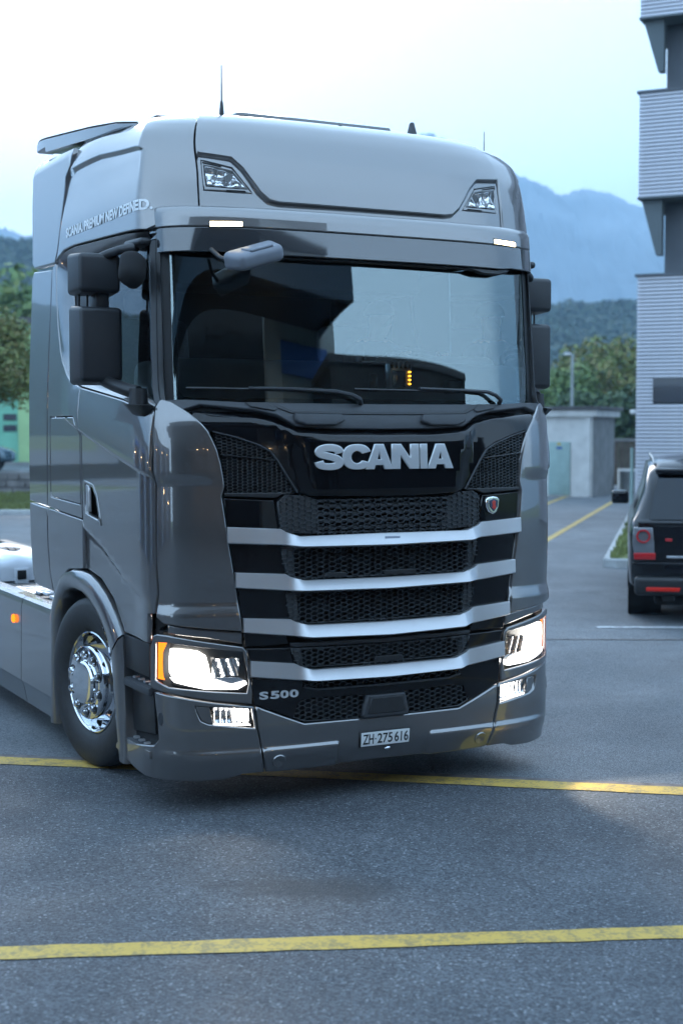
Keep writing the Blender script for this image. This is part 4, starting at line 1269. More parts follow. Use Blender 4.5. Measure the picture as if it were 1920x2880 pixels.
jn = [(0, 1.52, 2.12, .15), (0, 1.54, 2.28, .145), (0, 1.53, 2.44, .15), (0, 1.51, 2.53, .10), (0, 1.49, 2.58, .055), (.01, 1.46, 2.64, .062), (.015, 1.45, 2.70, .085), (.015, 1.455, 2.77, .078), (.015, 1.46, 2.81, .04),
      (-.17, 1.50, 2.50, .065), (-.25, 1.36, 2.36, .05), (-.20, 1.12, 2.36, .040), (-.15, .98, 2.40, .034), (-.13, .90, 2.44, .03),
      (.17, 1.50, 2.50, .065), (.25, 1.36, 2.36, .05), (.20, 1.12, 2.36, .040), (.15, .98, 2.40, .034), (.13, .90, 2.44, .03),
      (-.10, 1.45, 2.10, .09), (-.12, 1.10, 2.12, .075), (-.12, 1.02, 1.75, .05), (.10, 1.45, 2.10, .09), (.12, 1.10, 2.12, .075), (.12, 1.02, 1.75, .05), (.06, 1.41, 2.70, .018)]
bn = [(0, 1), (1, 2), (2, 3), (3, 4), (4, 5), (5, 6), (6, 7), (7, 8), (3, 9), (9, 10), (10, 11), (11, 12), (12, 13), (3, 14), (14, 15), (15, 16), (16, 17), (17, 18), (0, 19), (19, 20), (20, 21), (0, 22), (22, 23), (23, 24), (6, 25)]
drv = skinned('person', jn, bn, ['jacket', 'skin'], lambda c: 1 if c.z > 2.575 or c.y < 1.0 and c.z > 2.3 else 0)
finish(drv, label='driver in dark jacket sitting behind the windscreen with hands on the steering wheel', cat='person')
drv.matrix_world = Matrix.Translation((0.2178, 7.835, 0)) @ Matrix.Rotation(0.4745, 4, 'Z') @ Matrix.Translation((.735, -.06, -.02))
def hairf(i, j):
    a, b = 2 * math.pi * i, math.pi * .52 * j
    r = 1 + .04 * math.sin(a * 5)
    return (.015 + .098 * r * math.sin(b) * math.cos(a), 1.468 + .105 * r * math.sin(b) * math.sin(a), 2.745 + .098 * math.cos(b))
grid('hair', hairf, 24, 8, 'hair', drv)
for sg in (-1, 1):
    for k in range(4):
        x = sg * .13 + sg * .006 * k
        fz = 2.44 + .018 * (k - 1.5)
        tube('finger', [(x, .90, fz), (x + sg * .01, .865, fz + .004), (x - sg * .012, .848, fz - .008), (x - sg * .03, .862, fz - .014)], [.010, .010, .009, .008], 'skin', drv, n=8)
    tube('thumb', [(sg * .125, .915, 2.46), (sg * .105, .89, 2.478), (sg * .095, .868, 2.478)], [.011, .010, .009], 'skin', drv, n=8)

# ================================================================== GROUND
def asphalt(name, base, dark, speck, scale=1.0, coarse=1.0):
    m, n, l = nodes_of(name)
    p = n['Principled BSDF']
    geo_ = n.new('ShaderNodeNewGeometry')
    pos = geo_.outputs['Position']
    def noise(s, d=5, rgh=.55):
        t = n.new('ShaderNodeTexNoise')
        t.inputs['Scale'].default_value = s
        t.inputs['Detail'].default_value = d
        t.inputs['Roughness'].default_value = rgh
        l.new(pos, t.inputs['Vector'])
        return t.outputs['Fac']
    def ramp(src, a, b, ca, cb):
        r = n.new('ShaderNodeValToRGB')
        r.color_ramp.elements[0].position = a
        r.color_ramp.elements[1].position = b
        r.color_ramp.elements[0].color = (*ca, 1)
        r.color_ramp.elements[1].color = (*cb, 1)
        l.new(src, r.inputs[0])
        return r.outputs[0]
    def mix(a, b, f, mode='MIX'):
        x = n.new('ShaderNodeMix')
        x.data_type = 'RGBA'
        x.blend_type = mode
        for i, q in ((0, f), (6, a), (7, b)):
            if hasattr(q, 'type') and not isinstance(q, (tuple, float, int)): l.new(q, x.inputs[i])
            else: x.inputs[i].default_value = q if isinstance(q, (int, float)) else (*q, 1)
        return x.outputs[2]
    c = ramp(noise(.45 * scale, 6, .65), .3, .7, dark, base)
    c = mix(c, ramp(noise(2.2 * scale, 4), .35, .7, (.88, .88, .88), (1.06, 1.06, 1.06)), 1.0, 'MULTIPLY')
    # stones in the binder
    v = n.new('ShaderNodeTexVoronoi')
    v.inputs['Scale'].default_value = 105 * coarse
    l.new(pos, v.inputs['Vector'])
    st = n.new('ShaderNodeSeparateColor')
    l.new(v.outputs['Color'], st.inputs[0])
    c = mix(c, ramp(st.outputs[0], .1, .95, (.52, .52, .52), (1.58, 1.56, 1.53)), 1.0, 'MULTIPLY')
    c = mix(c, speck, ramp(st.outputs[1], .945, .98, (0, 0, 0), (.6, .6, .6)))
    c = mix(c, ramp(noise(.28 * scale, 5, .6), .38, .62, (.84, .84, .85), (1.12, 1.12, 1.11)), 1.0, 'MULTIPLY')
    # oil and tyre stains
    c = mix(c, (.012, .013, .014), ramp(noise(.8, 7, .7), .60, .72, (0, 0, 0), (.45, .45, .45)))
    if name == 'asphalt':
        # one spread oil stain with ragged edges
        vd = n.new('ShaderNodeVectorMath')
        vd.operation = 'MULTIPLY_ADD'
        vd.inputs[1].default_value = (.62, 1.5, 0)
        vd.inputs[2].default_value = (.05, -9.35, 0)
        l.new(pos, vd.inputs[0])
        ln = n.new('ShaderNodeVectorMath')
        ln.operation = 'LENGTH'
        l.new(vd.outputs[0], ln.inputs[0])
        ns = n.new('ShaderNodeMath')
        ns.operation = 'MULTIPLY_ADD'
        ns.inputs[1].default_value = .85
        l.new(noise(4.5, 9, .75), ns.inputs[0])
        l.new(ln.outputs['Value'], ns.inputs[2])
        c = mix(c, (.035, .037, .040), ramp(ns.outputs[0], .56, .74, (.7, .7, .7), (0, 0, 0)))
    l.new(c, p.inputs['Base Color'])
    l.new(ramp(noise(1.2, 4), .3, .7, (.62, .62, .62), (.86, .86, .86)), p.inputs['Roughness'])
    b = n.new('ShaderNodeBump')
    b.inputs['Strength'].default_value = .55
    b.inputs['Distance'].default_value = .008
    l.new(v.outputs['Distance'], b.inputs['Height'])
    l.new(b.outputs[0], p.inputs['Normal'])
    MATS[name] = m
asphalt('asphalt', (.082, .090, .102), (.062, .069, .080), (.30, .32, .34), 1.0, 1.0)
asphalt('pavement_grey', (.138, .150, .164), (.115, .127, .140), (.26, .27, .28), .7, 1.5)
def painted(name, col, under, wear=.5):
    m, n, l = nodes_of(name)
    p = n['Principled BSDF']
    geo_ = n.new('ShaderNodeNewGeometry')
    t = n.new('ShaderNodeTexNoise')
    t.inputs['Scale'].default_value = 9
    t.inputs['Detail'].default_value = 8
    t.inputs['Roughness'].default_value = .75
    l.new(geo_.outputs['Position'], t.inputs['Vector'])
    v = n.new('ShaderNodeTexVoronoi')
    v.inputs['Scale'].default_value = 60
    l.new(geo_.outputs['Position'], v.inputs['Vector'])
    ad = n.new('ShaderNodeMath')
    ad.operation = 'MULTIPLY_ADD'
    ad.inputs[1].default_value = .25
    l.new(v.outputs['Distance'], ad.inputs[0])
    l.new(t.outputs['Fac'], ad.inputs[2])
    r = n.new('ShaderNodeValToRGB')
    r.color_ramp.elements[0].position = .50 + .12 * (1 - wear)
    r.color_ramp.elements[1].position = .66 + .12 * (1 - wear)
    r.color_ramp.elements[0].color = (*col, 1)
    r.color_ramp.elements[1].color = (*under, 1)
    l.new(ad.outputs[0], r.inputs[0])
    l.new(r.outputs[0], p.inputs['Base Color'])
    p.inputs['Roughness'].default_value = .7
    MATS[name] = m
painted('paint_yellow', (.52, .34, .07), (.27, .20, .08), .25)
painted('paint_white', (.48, .50, .52), (.2, .2, .21), .5)
mat('kerb_stone', (.36, .37, .37), rough=.8, noise=.2, nscale=6, bump=.3, bscale=40)
mat('drain_brick', (.125, .11, .107), rough=.8, noise=.4, nscale=12, bump=.3)
mat('iron', (.05, .05, .052), rough=.6, metal=.5, noise=.2)
mat('turf', (.12, .145, .045), rough=.95, noise=.4, nscale=3, bump=.6, bscale=30)
mat('grass_blade', (.14, .165, .05), rough=.8, noise=.3, nscale=.7)
def sheet(name, pts, z, material, **tags):
    return add(name, [(x, y, z) for x, y in pts], [tuple(range(len(pts)))], material, smooth=False, **tags)
sheet('ground', [(-9000, -9000), (9000, -9000), (9000, 9000), (-9000, 9000)], -.030, 'turf', kind='structure')
sheet('yard', [(-40, -40), (40, -40), (40, 60), (-40, 60)], -.010, 'pavement_grey', kind='structure')
# the darker asphalt in front, up to the second yellow line
def lineB(x): return 8.66 - (x + 2.06) * .190
sheet('asphalt_yard', [(-40, -40), (40, -40), (40, lineB(40)), (-40, lineB(-40))], 0.0, 'asphalt', kind='structure')
def stripe(name, p, q, w, m='paint_yellow', z=.004, n=60, **tags):
    p, q = Vector(p), Vector(q)
    d = (q - p)
    nn = Vector((-d.y, d.x)).normalized()
    V, Fc = [], []
    for i in range(n + 1):
        c = p + d * i / n
        e1, e2 = random.uniform(-.006, .006), random.uniform(-.006, .006)
        V += [(*(c + nn * (w / 2 + e1)), z), (*(c - nn * (w / 2 + e2)), z)]
    for i in range(n): Fc.append((2 * i, 2 * i + 1, 2 * i + 3, 2 * i + 2))
    return add(name, V, Fc, m, smooth=False, **tags)
stripe('yellow_line', (-6.5, 4.985), (9.0, 6.345), .140, n=140, kind='structure')
stripe('yellow_line', (-9.0, lineB(-9) + .01), (9.0, lineB(9) + .01), .175, n=140, kind='structure')
stripe('yellow_line', (2.2, 20.6), (10.2, 50.0), .13, z=-.004, kind='structure')
stripe('yellow_line', (3.9, 33.0), (6.5, 42.4), .12, z=-.004, kind='structure')
stripe('yellow_line', (6.5, 42.4), (12.2, 60.0), .12, z=-.0035, kind='structure')
stripe('white_line', (2.57, 14.60), (8.5, 14.45), .13, 'paint_white', z=-.004, kind='structure')
# drain of bricks behind the second line
stripe('drain_channel', (-9.0, lineB(-9) + .155), (9.0, lineB(9) + .155), .085, 'drain_brick', z=-.004, n=220, kind='structure')
# joint across the yard behind the truck
stripe('expansion_joint', (-12, 13.95), (12, 13.62), .045, 'drain_brick', z=-.005, kind='structure')

# ------------------------------------------------------------------ planted island with a pale kerb
isl = [(3.78, 21.0), (3.95, 20.86), (4.4, 20.80), (11.0, 20.5), (11.5, 36.0), (7.2, 36.0)]
def kerb_island(name, pts, w, h, m, **tags):
    P = np.array(pts)
    if area2(P) < 0: P = P[::-1]
    I = inset_ring(P, w)
    V, Fc = [], []
    n = len(P)
    J = inset_ring(P, .02)
    for (Q, z) in ((P, -.01), (P, h - .02), (J, h), (I, h), (I, h - .05)):
        V += [(x, y, z) for x, y in Q]
    for r_ in range(4):
        for i in range(n):
            j = (i + 1) % n
            Fc.append((r_ * n + i, r_ * n + j, (r_ + 1) * n + j, (r_ + 1) * n + i))
    return add(name, V, Fc, m, smooth=False, **tags), I
ki, inner = kerb_island('kerb', isl, .10, .12, 'kerb_stone', kind='structure')
sheet('island_lawn', [tuple(p) for p in inner], .11, 'turf', kind='structure')
def grass(name, poly, n, h, z, **tags):
    P = np.array(poly)
    lo, hi = P.min(0), P.max(0)
    q = lo + rng.random((n * 2, 2)) * (hi - lo)
    q = q[inside(q, P)][:n]
    V, Fc = [], []
    for (x, y) in q:
        a = rng.random() * math.pi
        w = .02 + rng.random() * .03
        hh_ = h * (.5 + rng.random())
        dx, dy = math.cos(a) * w, math.sin(a) * w
        lx, ly = (rng.random(2) - .5) * h * .8
        s = len(V)
        V += [(x - dx, y - dy, z), (x + dx, y + dy, z), (x + lx, y + ly, z + hh_)]
        Fc.append((s, s + 1, s + 2))
    return add(name, V, Fc, 'grass_blade', smooth=False, **tags)
grass('grass', [tuple(p) for p in inner], 14000, .09, .11, label='short grass growing on the kerbed island by the dark car', cat='grass', kind='stuff')
kl, inl = kerb_island('kerb', [(-30, 34.0), (-2, 33.7), (-2, 41.6), (-30, 42.6)], .15, .10, 'kerb_stone', kind='structure')
sheet('lawn_strip', [tuple(p) for p in inl], .085, 'turf', kind='structure')
grass('grass', [(-11, 34.2), (-5.5, 34.1), (-5.5, 41.5), (-11, 42)], 9000, .10, .085, label='grass verge beyond the yard left of the truck', cat='grass', kind='stuff')
sheet('hut_lawn', [(2.0, 42.6), (6.9, 43.6), (9.6, 56.5), (2.0, 57)], -.004, 'turf', kind='structure')
grass('grass', [(4.6, 43.2), (6.9, 43.8), (9.4, 56), (4.6, 56)], 9000, .10, -.004, label='grass patch in front of the small hut', cat='grass', kind='stuff')

# ================================================================== BUILDINGS
mat('cladding', (.52, .52, .57), rough=.45, metal=.35, noise=.05, nscale=2)
mat('clad_gap', (.09, .11, .12), rough=.7)
mat('facade_dark', (.075, .085, .10), rough=.55, noise=.08, nscale=3)
mat('facade_pale', (.42, .43, .46), rough=.6, noise=.05)
mat('window_dark', (.03, .035, .045), rough=.12, coat=.5)
mat('render_white', (.62, .61, .59), rough=.85, noise=.14, nscale=2.5, bump=.2, bscale=30)
mat('concrete_grey', (.20, .20, .20), rough=.9, noise=.2, nscale=3, bump=.2, bscale=25)
mat('door_green', (.30, .42, .40), rough=.6, noise=.08, nscale=5)
mat('sign_blue', (.03, .10, .30), rough=.5)
mat('sign_yellow', (.55, .38, .04), rough=.5)
mat('roof_felt', (.09, .085, .09), rough=.9, noise=.2)
mat('green_wall', (.16, .42, .29), rough=.7, noise=.12, nscale=1.5)
mat('green_yellow', (.30, .46, .22), rough=.7, noise=.12, nscale=1.5)
mat('old_stone', (.16, .15, .145), rough=.9, noise=.35, nscale=3, bump=.5, bscale=8)
mat('pole_grey', (.30, .32, .33), rough=.5, metal=.4, noise=.1)
mat('wood_fence', (.10, .08, .065), rough=.9, noise=.3, nscale=6)
mat('canopy_dark', (.012, .014, .018), rough=.6)
mat('canopy_blue', (.03, .055, .09), rough=.4)
mat('shutter', (.24, .265, .27), rough=.5, noise=.1)
mat('shed_wall', (.48, .53, .53), rough=.8, noise=.12, nscale=1.2)
mat('white_wall', (.55, .56, .57), rough=.8, noise=.08, nscale=.8)
mat('gate_blue', (.03, .14, .48), rough=.5)

# office block on the right: cladded bands over recessed dark storeys
blk = empty('office_building', (5.45, 27.0, 0), R(-25), label='tall office building with ribbed metal bands and dark recessed storeys at right', cat='building')
BWD, BDP = 22.0, 14.0
def clad_band(z0, z1, cut=None):
    """ribbed band; boards are separate pieces in front of a dark backing"""
    back = box('band_backing', (BWD / 2, BDP / 2 + .06, (z0 + z1) / 2), (BWD - .04, BDP, z1 - z0), 'clad_gap', blk)
    n = int(round((z1 - z0) / .069))
    h = (z1 - z0) / n
    cache = {}
    for k in range(n):
        zc = z0 + (k + .5) * h
        spans = [(0.0, BWD)]
        if cut and cut[2] < zc < cut[3]: spans = [(0.0, cut[0]), (cut[1], BWD)]
        for (xa, xb) in spans:
            key = round(xb - xa, 3)
            if key not in cache:
                prof = [(.055, -h * .42), (-.012, -h * .40), (-.016, -h * .30), (-.016, h * .24), (-.010, h * .34), (.055, h * .40)]
                me_o = prism('cladding_board', prof, 0, xb - xa, 'X', 'cladding', back)
                cache[key] = me_o
                o = me_o
            else:
                o = link_copy(cache[key], back)
            o.location = (xa, 0.0, zc)
        # return on the narrow left end
        key = 'end'
        if key not in cache:
            prof = [(.035, -h * .42), (-.020, -h * .40), (-.028, -h * .34), (-.028, h * .28), (-.020, h * .36), (.035, h * .40)]
            cache[key] = prism('cladding_board', prof, .06, BDP, 'Y', 'cladding', back)
            o = cache[key]
        else:
            o = link_copy(cache[key], back)
        o.location = (0, 0, zc)
    box('band_sill', (BWD / 2, BDP / 2, z1 + .02), (BWD + .10, BDP + .10, .05), 'facade_dark', back)
    box('band_drip', (BWD / 2, BDP / 2, z0 - .015), (BWD + .06, BDP + .06, .035), 'clad_gap', back)
    return back
b0 = clad_band(.30, 4.78, cut=(.30, 3.4, 2.47, 2.94))
wn_ = box('window', (1.85, .04, 2.705), (3.1, .06, .47), 'window_dark', blk)
for xx in (1.05, 1.85, 2.65): box('mullion', (xx, .0, 2.705), (.04, .04, .47), 'facade_dark', wn_)
clad_band(6.22, 8.10)
clad_band(9.46, 11.4)
clad_band(12.8, 14.6)
box('plinth', (BWD / 2, BDP / 2, .14), (BWD - .1, BDP - .1, .30), 'concrete_grey', blk)
for z0, z1 in ((4.82, 6.20), (8.14, 9.44), (11.44, 12.78)):
    core = box('recessed_storey', (BWD / 2 + .2, BDP / 2 + .35, (z0 + z1) / 2), (BWD - .3, BDP - .5, z1 - z0), 'facade_dark', blk)
    for k in range(9):
        wx = .92 + k * 2.35
        w = box('window', (wx + .95, .585, (z0 + z1) / 2), (1.9, .05, z1 - z0 - .10), 'facade_pale', blk)
        for q in range(12): box('louvre_slat', (wx + .95, .55, z0 + .12 + q * (z1 - z0 - .2) / 12), (1.86, .03, .05), 'white_wall', w)
    # raking bracket under the band above, at the corner
    prism('bracket', [(.02, z1), (.40, z1), (.40, z0 + .35), (.30, z0 + .35)], .10, .30, 'Y', 'clad_gap', blk)

# small rendered hut
hut = empty('hut', (7.28, 42.3, 0), R(-24), label='small whitewashed hut with flat roof and pale green metal door', cat='hut')
box('wall', (-1.6, 1.3, 1.2), (3.2, 2.6, 2.44), 'render_white', hut)
box('side_sheet', (.012, 1.3, 1.2), (.02, 2.56, 2.42), 'concrete_grey', hut)  # thin darker grey sheet over the white right side
rf_ = box('roof', (-1.55, 1.3, 2.58), (3.6, 3.0, .10), 'roof_felt', hut, bev=.01)
box('roof_edge', (-1.57, 1.3, 2.43), (3.44, 2.84, .20), 'render_white', rf_, bev=.01)
dr_ = box('door', (-.98, -.02, .82), (.64, .05, 1.55), 'door_green', hut, bev=.006)
box('door_sign', (-.98, -.05, 1.42), (.16, .01, .07), 'sign_blue', dr_)
prism('warning_sign', [(-1.06, 1.50), (-.92, 1.50), (-.99, 1.60)], -.05, -.056, 'Y', 'sign_yellow', dr_)
prism('downpipe', [(-.16, 0), (-.06, 0), (-.06, 2.35), (-.16, 2.35)], -.06, -.005, 'Y', 'render_white', hut)

# low wall, fence and bin beside the hut
lw = box('low_wall', (10.0, 45.8, .36), (2.6, .3, .72), 'render_white', bev=.01, label='low pale wall between the hut and the office building', cat='wall')
lw.rotation_euler = (0, 0, 0)
fen = empty('fence', (9.3, 49.0, 0), label='brown plank fence behind the low pale wall', cat='fence')
for k in range(14):
    box('plank', (-1.2 + k * .22, 0, .85), (.20, .03, 1.55 + random.uniform(-.02, .02)), 'wood_fence', fen)
box('top_rail', (.3, -.03, 1.60), (3.2, .05, .10), 'concrete_grey', fen)
bn_ = empty('bin', (8.75, 44.6, 0), label='grey litter bin standing against the hut wall', cat='bin')
lathe('bin_body', [(0, .0), (0, .20), (.62, .24), (.66, .26), (.70, .24), (.72, 0)], 'pole_grey', bn_, n=20, axis='Z')

# lamp posts
def lamp_post(x, y, h, label, arm=-.5, r=.07):
    e = empty('lamp_post', (x, y, 0), label=label, cat='lamp post')
    tube('pole', [(0, 0, 0), (0, 0, h * .5), (0, 0, h)], [r, r * .9, r * .75], 'pole_grey', e, n=12)
    tube('arm', [(0, 0, h - .05), (arm * .4, 0, h + .06), (arm, 0, h + .08)], r * .6, 'pole_grey', e, n=10)
    shape_box('lamp_head', (arm * 1.2, 0, h + .08), (abs(arm) * .9 + .12, .26, .11), .9, 'white_wall', e, bev=.03)
    return e
lamp_post(9.14, 58.0, 4.85, 'tall grey lamp post rising behind the hut roof', arm=-.16)
l2 = empty('lamp_post', (7.62, 36.3, 0), label='low lamp post with white head beside the office building corner', cat='lamp post')
tube('pole', [(0, 0, 0), (0, 0, 1.2), (0, 0, 2.35)], .05, 'pole_grey', l2, n=12)
shape_box('lamp_head', (-.12, 0, 2.40), (.62, .34, .12), .9, 'white_wall', l2, bev=.04)
gp_ = empty('gate_post', (7.35, 36.9, 0), label='thin green post between the low wall and the office building', cat='post')
tube('pole', [(0, 0, 0), (0, 0, 1.5)], .04, 'door_green', gp_, n=10)

# left side: green hall, stone wall, parked car
gh = empty('green_hall', (-16.0, 56.0, 0), R(2), label='green industrial hall with pale concrete columns at the far left', cat='building')
box('wall', (0, 5, 3.0), (22, 10, 6.0), 'green_wall', gh)
box('roof', (0, 5, 6.1), (22.6, 10.6, .25), 'roof_felt', gh)
for k in range(8):
    x = -10 + k * 2.9 + .62
    box('column', (x, -.16, 2.9), (.34, .30, 5.8), 'render_white', gh, bev=.01)
    for q in range(2):
        box('wall_panel', (x - .98 - q * .95 * 0, -.03, 2.9), (1.1, .05, 5.7), 'green_yellow' if q == 0 else 'green_wall', gh) if q == 0 else None
    wv = box('window', (x + 1.05, -.02, 2.42), (.5, .05, .24), 'window_dark', gh)
    box('window', (x + 1.05, -.02, 2.0), (.5, .05, .24), 'window_dark', gh)
box('plinth', (0, -.05, .35), (22, .14, .7), 'concrete_grey', gh)
sw2 = empty('stone_wall', (-16, 43.4, 0), label='old rough stone retaining wall behind the grass verge', cat='wall')
box('wall_core', (0, .2, .33), (29, .3, .66), 'old_stone', sw2)
for r_ in range(3):
    x = -14.4 + random.uniform(0, .3)
    while x < 14.3:
        w = random.uniform(.35, .75)
        if 3.5 < x < 11:
            box('stone', (x + w / 2, .03, .12 + r_ * .215), (w - .02, .10, .195), 'old_stone', sw2, bev=.02, seg=1)
        x += w
box('wall_coping', (0, .2, .68), (29.1, .40, .05), 'concrete_grey', sw2)
sheet('upper_terrace', [(-60, 43.7), (-2, 43.6), (-2, 120), (-60, 120)], .60, 'pavement_grey', kind='structure')

# ================================================================== CARS
mat('car_paint', (.004, .005, .008), rough=.14, coat=.0, spec=.45, noise=.05)
mat('car_blue', (.05, .10, .13), rough=.25, coat=.9, metal=.4, noise=.05)
mat('tail_red', (.42, .015, .02), rough=.15, coat=.8)
mat('suv_window', (.008, .014, .022), rough=.08, spec=.4)
mat('tail_clear', (.20, .21, .23), rough=.2, coat=.8, metal=.4)
mat('reflector_red', (.62, .02, .01), rough=.3)
def car(name, loc, rz, L, Wd, Hh, paint, label, suv):
    """estate body lofted along its length (local +y = forward), wheels, lamps, glass"""
    e = empty(name, loc, rz, label=label, cat='car')
    # sections: y, half-width low, half-width belt, half-width roof, z sill, z belt, z roof
    if suv:
        secs = [(-.5 * L, .82, .84, .60, .36, .98, 1.00), (-.485 * L, .92, .92, .66, .34, 1.02, 1.12), (-.465 * L, .945, .945, .70, .33, 1.04, 1.42), (-.425 * L, .955, .955, .72, .32, 1.05, 1.66), (-.37 * L, .96, .96, .735, .30, 1.06, 1.735), (-.25 * L, .96, .96, .745, .30, 1.06, 1.765), (0, .96, .96, .745, .30, 1.06, 1.765), (.10 * L, .96, .96, .735, .30, 1.06, 1.72), (.20 * L, .96, .955, .70, .30, 1.06, 1.42), (.27 * L, .95, .94, .68, .30, 1.05, 1.12), (.40 * L, .94, .92, .70, .30, .99, 1.03), (.47 * L, .90, .86, .66, .32, .90, .94), (.5 * L, .78, .74, .56, .38, .78, .82)]
    else:
        secs = [(-.5 * L, .70, .72, .52, .36, .78, .84), (-.47 * L, .82, .82, .56, .33, .86, 1.02), (-.40 * L, .85, .85, .58, .30, .88, 1.26), (-.28 * L, .86, .86, .60, .28, .89, 1.42), (0, .86, .86, .61, .28, .88, 1.45), (.10 * L, .86, .86, .60, .28, .88, 1.36), (.22 * L, .86, .85, .56, .28, .86, .98), (.38 * L, .84, .80, .54, .28, .78, .82), (.47 * L, .76, .72, .48, .30, .66, .70), (.5 * L, .62, .6, .4, .36, .58, .60)]
    k = Wd / 1.92
    if suv: secs = [q[:6] + (q[6] - .085 * min(1, max(0, (q[6] - 1.1) / .4)),) for q in secs]
    V, Fc = [], []
    prof_n = 0
    for (y, wl_, wb, wr, z0, zb_, zr) in secs:
        hs_ = []
        hs_.append((wl_ * .90, z0))
        hs_.append((wl_ * .985, z0 + .06))
        hs_.append((wl_, z0 + (zb_ - z0) * .35))
        hs_.append((wb, zb_ - .12))
        hs_.append((wb * .975, zb_ - .02))
        hs_.append((wb * .95, zb_ + .01))
        hs_.append((wr + (wb * .93 - wr) * .45, zb_ + (zr - zb_) * .55))
        hs_.append((wr + .02, zr - .06 * min(1, (zr - zb_) * 2)))
        hs_.append((wr * .86, zr - .01))
        hs_.append((wr * .45, zr + .012))
        full = [(-w, z) for w, z in hs_] + [(w, z) for w, z in hs_[::-1]]
        prof_n = len(full)
        V += [(w * k, y, z) for w, z in full]
    m = prof_n
    for i in range(len(secs) - 1):
        for j in range(m):
            j2 = (j + 1) % m
            Fc.append((i * m + j, i * m + j2, (i + 1) * m + j2, (i + 1) * m + j))
    Fc += [tuple(range(m)), tuple(range((len(secs) - 1) * m, len(secs) * m))[::-1]]
    body_ = add('car_body', V, [f[::-1] for f in Fc], paint, e, ang=55)
    wr_ = .37 if suv else .31
    for sx in (-1, 1):
        for yy in (-.29 * L, .31 * L):
            t = lathe('wheel', [(-.11, .20), (-.125, .24), (-.12, wr_ - .04), (-.09, wr_ - .005), (0, wr_), (.09, wr_ - .005), (.12, wr_ - .04), (.125, .24), (.11, .20)], 'rubber', e, n=36)
            t.location = (sx * (Wd / 2 - .135), yy, wr_)
            lathe('rim', [(sx * .09, .235), (sx * .105, .225), (sx * .06, .19), (sx * .085, .06), (sx * .09, .001)], 'alu', t, n=24)
            lathe('wheel_well', [(sx * -.22, .001), (sx * -.22, wr_ + .05), (sx * .128, wr_ + .05), (sx * .128, wr_ + .02)], 'dark_void', t, n=32)
    return e, body_
suv, sb_ = car('parked_car', (4.34, 17.05, 0), R(-11), 4.75, 1.93, 1.8, 'car_paint', 'dark estate car parked facing away beside the kerbed island at right', True)
yb = -.5 * 4.75
# rear details of the dark car
V = []
for (x, z, y) in [(-.76, 1.065, yb + .030), (.76, 1.065, yb + .030), (.67, 1.485, yb + .165), (-.67, 1.485, yb + .165)]: V.append((x, y, z))
rw = add('rear_window', V + [(x * .98, y + .03, z) for x, y, z in V], [(0, 1, 2, 3), (4, 7, 6, 5), (0, 4, 5, 1), (1, 5, 6, 2), (2, 6, 7, 3), (3, 7, 4, 0)], 'suv_window', suv, smooth=False)
tube('wiper', [(-.30, yb + .025, 1.09), (.05, yb + .02, 1.11), (.32, yb + .025, 1.10)], .014, 'black_plastic', rw, n=8)
prism('roof_spoiler', [(-.70, yb + .20), (.70, yb + .20), (.68, yb + .50), (-.68, yb + .50)], 1.525, 1.585, 'Z', 'car_paint', suv, bev=.02)
for sx in (-1, 1):
    tube('roof_rail', [(sx * .70, yb + .60, 1.62), (sx * .715, yb + .75, 1.68), (sx * .72, yb + 2.3, 1.70), (sx * .70, yb + 2.5, 1.64)], .014, 'pole_grey', suv, n=8)
    tl = prism('tail_lamp', [(sx * .70, .70), (sx * .90, .70), (sx * .925, .82), (sx * .915, .985), (sx * .72, .985), (sx * .705, .82)], yb - .012, yb + .14, 'Y', 'tail_clear', suv, bev=.012)
    prism('red_strip', [(sx * .69, .655), (sx * .905, .655), (sx * .91, .725), (sx * .69, .725)], yb - .022, yb + .12, 'Y', 'tail_red', tl, bev=.006)
    rg = lathe('lamp_ring', [(-.02, .072), (-.035, .070), (-.036, .054), (-.02, .050)], 'tail_red', tl, n=28, axis='Z')
    rg.location = (sx * .815, yb, .895)
    rg.rotation_euler = (R(-90), 0, 0)
    rg.scale = (1, 1, 1)
    prism('reflector', [(sx * .45, .335), (sx * .78, .335), (sx * .78, .375), (sx * .44, .375)], yb - .062, yb + .02, 'Y', 'reflector_red', suv, bev=.004)
    ms = shape_box('door_mirror', (sx * 1.06, yb + 2.95, 1.16), (.22, .14, .17), .9, 'car_paint', suv, bev=.035)
    box('exhaust', (sx * .56, yb + .02, .26), (.13, .08, .07), 'dark_void', suv, bev=.02)
    box('inner_lamp', (sx * .56, yb - .012, .86), (.07, .02, .03), 'tail_red', suv, bev=.004)
box('bumper', (0, yb + .02, .385), (1.80, .14, .20), 'black_plastic', suv, bev=.05, seg=4)
box('tailgate_band', (0, yb + .02, 1.015), (1.74, .05, .085), 'car_paint', suv, bev=.012, rot=Matrix.Rotation(R(38), 3, 'X'))
box('bumper_ledge', (0, yb + .0, .615), (1.84, .08, .03), 'car_paint', suv, bev=.012)
box('under_tray', (0, yb + .22, .24), (1.4, .3, .12), 'dark_void', suv, bev=.03)
box('tailgate_trim', (0, yb - .012, .685), (1.16, .03, .025), 'alu', suv, bev=.006)
box('tailgate_panel', (0, yb - .006, .57), (1.20, .03, .12), 'car_paint', suv, bev=.01)
box('number_plate', (.12, yb - .03, .50), (.50, .012, .10), 'plate_white', suv, bev=.003)
for k in range(4):
    box('badge_letter', (-.30 + k * .06, yb - .018, .625), (.035, .01, .022), 'alu', suv)
lathe('badge', [(0, 0), (.012, .045), (0, .05)], 'alu', suv, n=20).location = (0, yb - .005, .82)
c2, _b = car('parked_car', (-12.75, 47.6, .60), R(-82), 4.2, 1.72, 1.45, 'car_blue', 'small blue-grey car parked on the terrace above the stone wall', False)

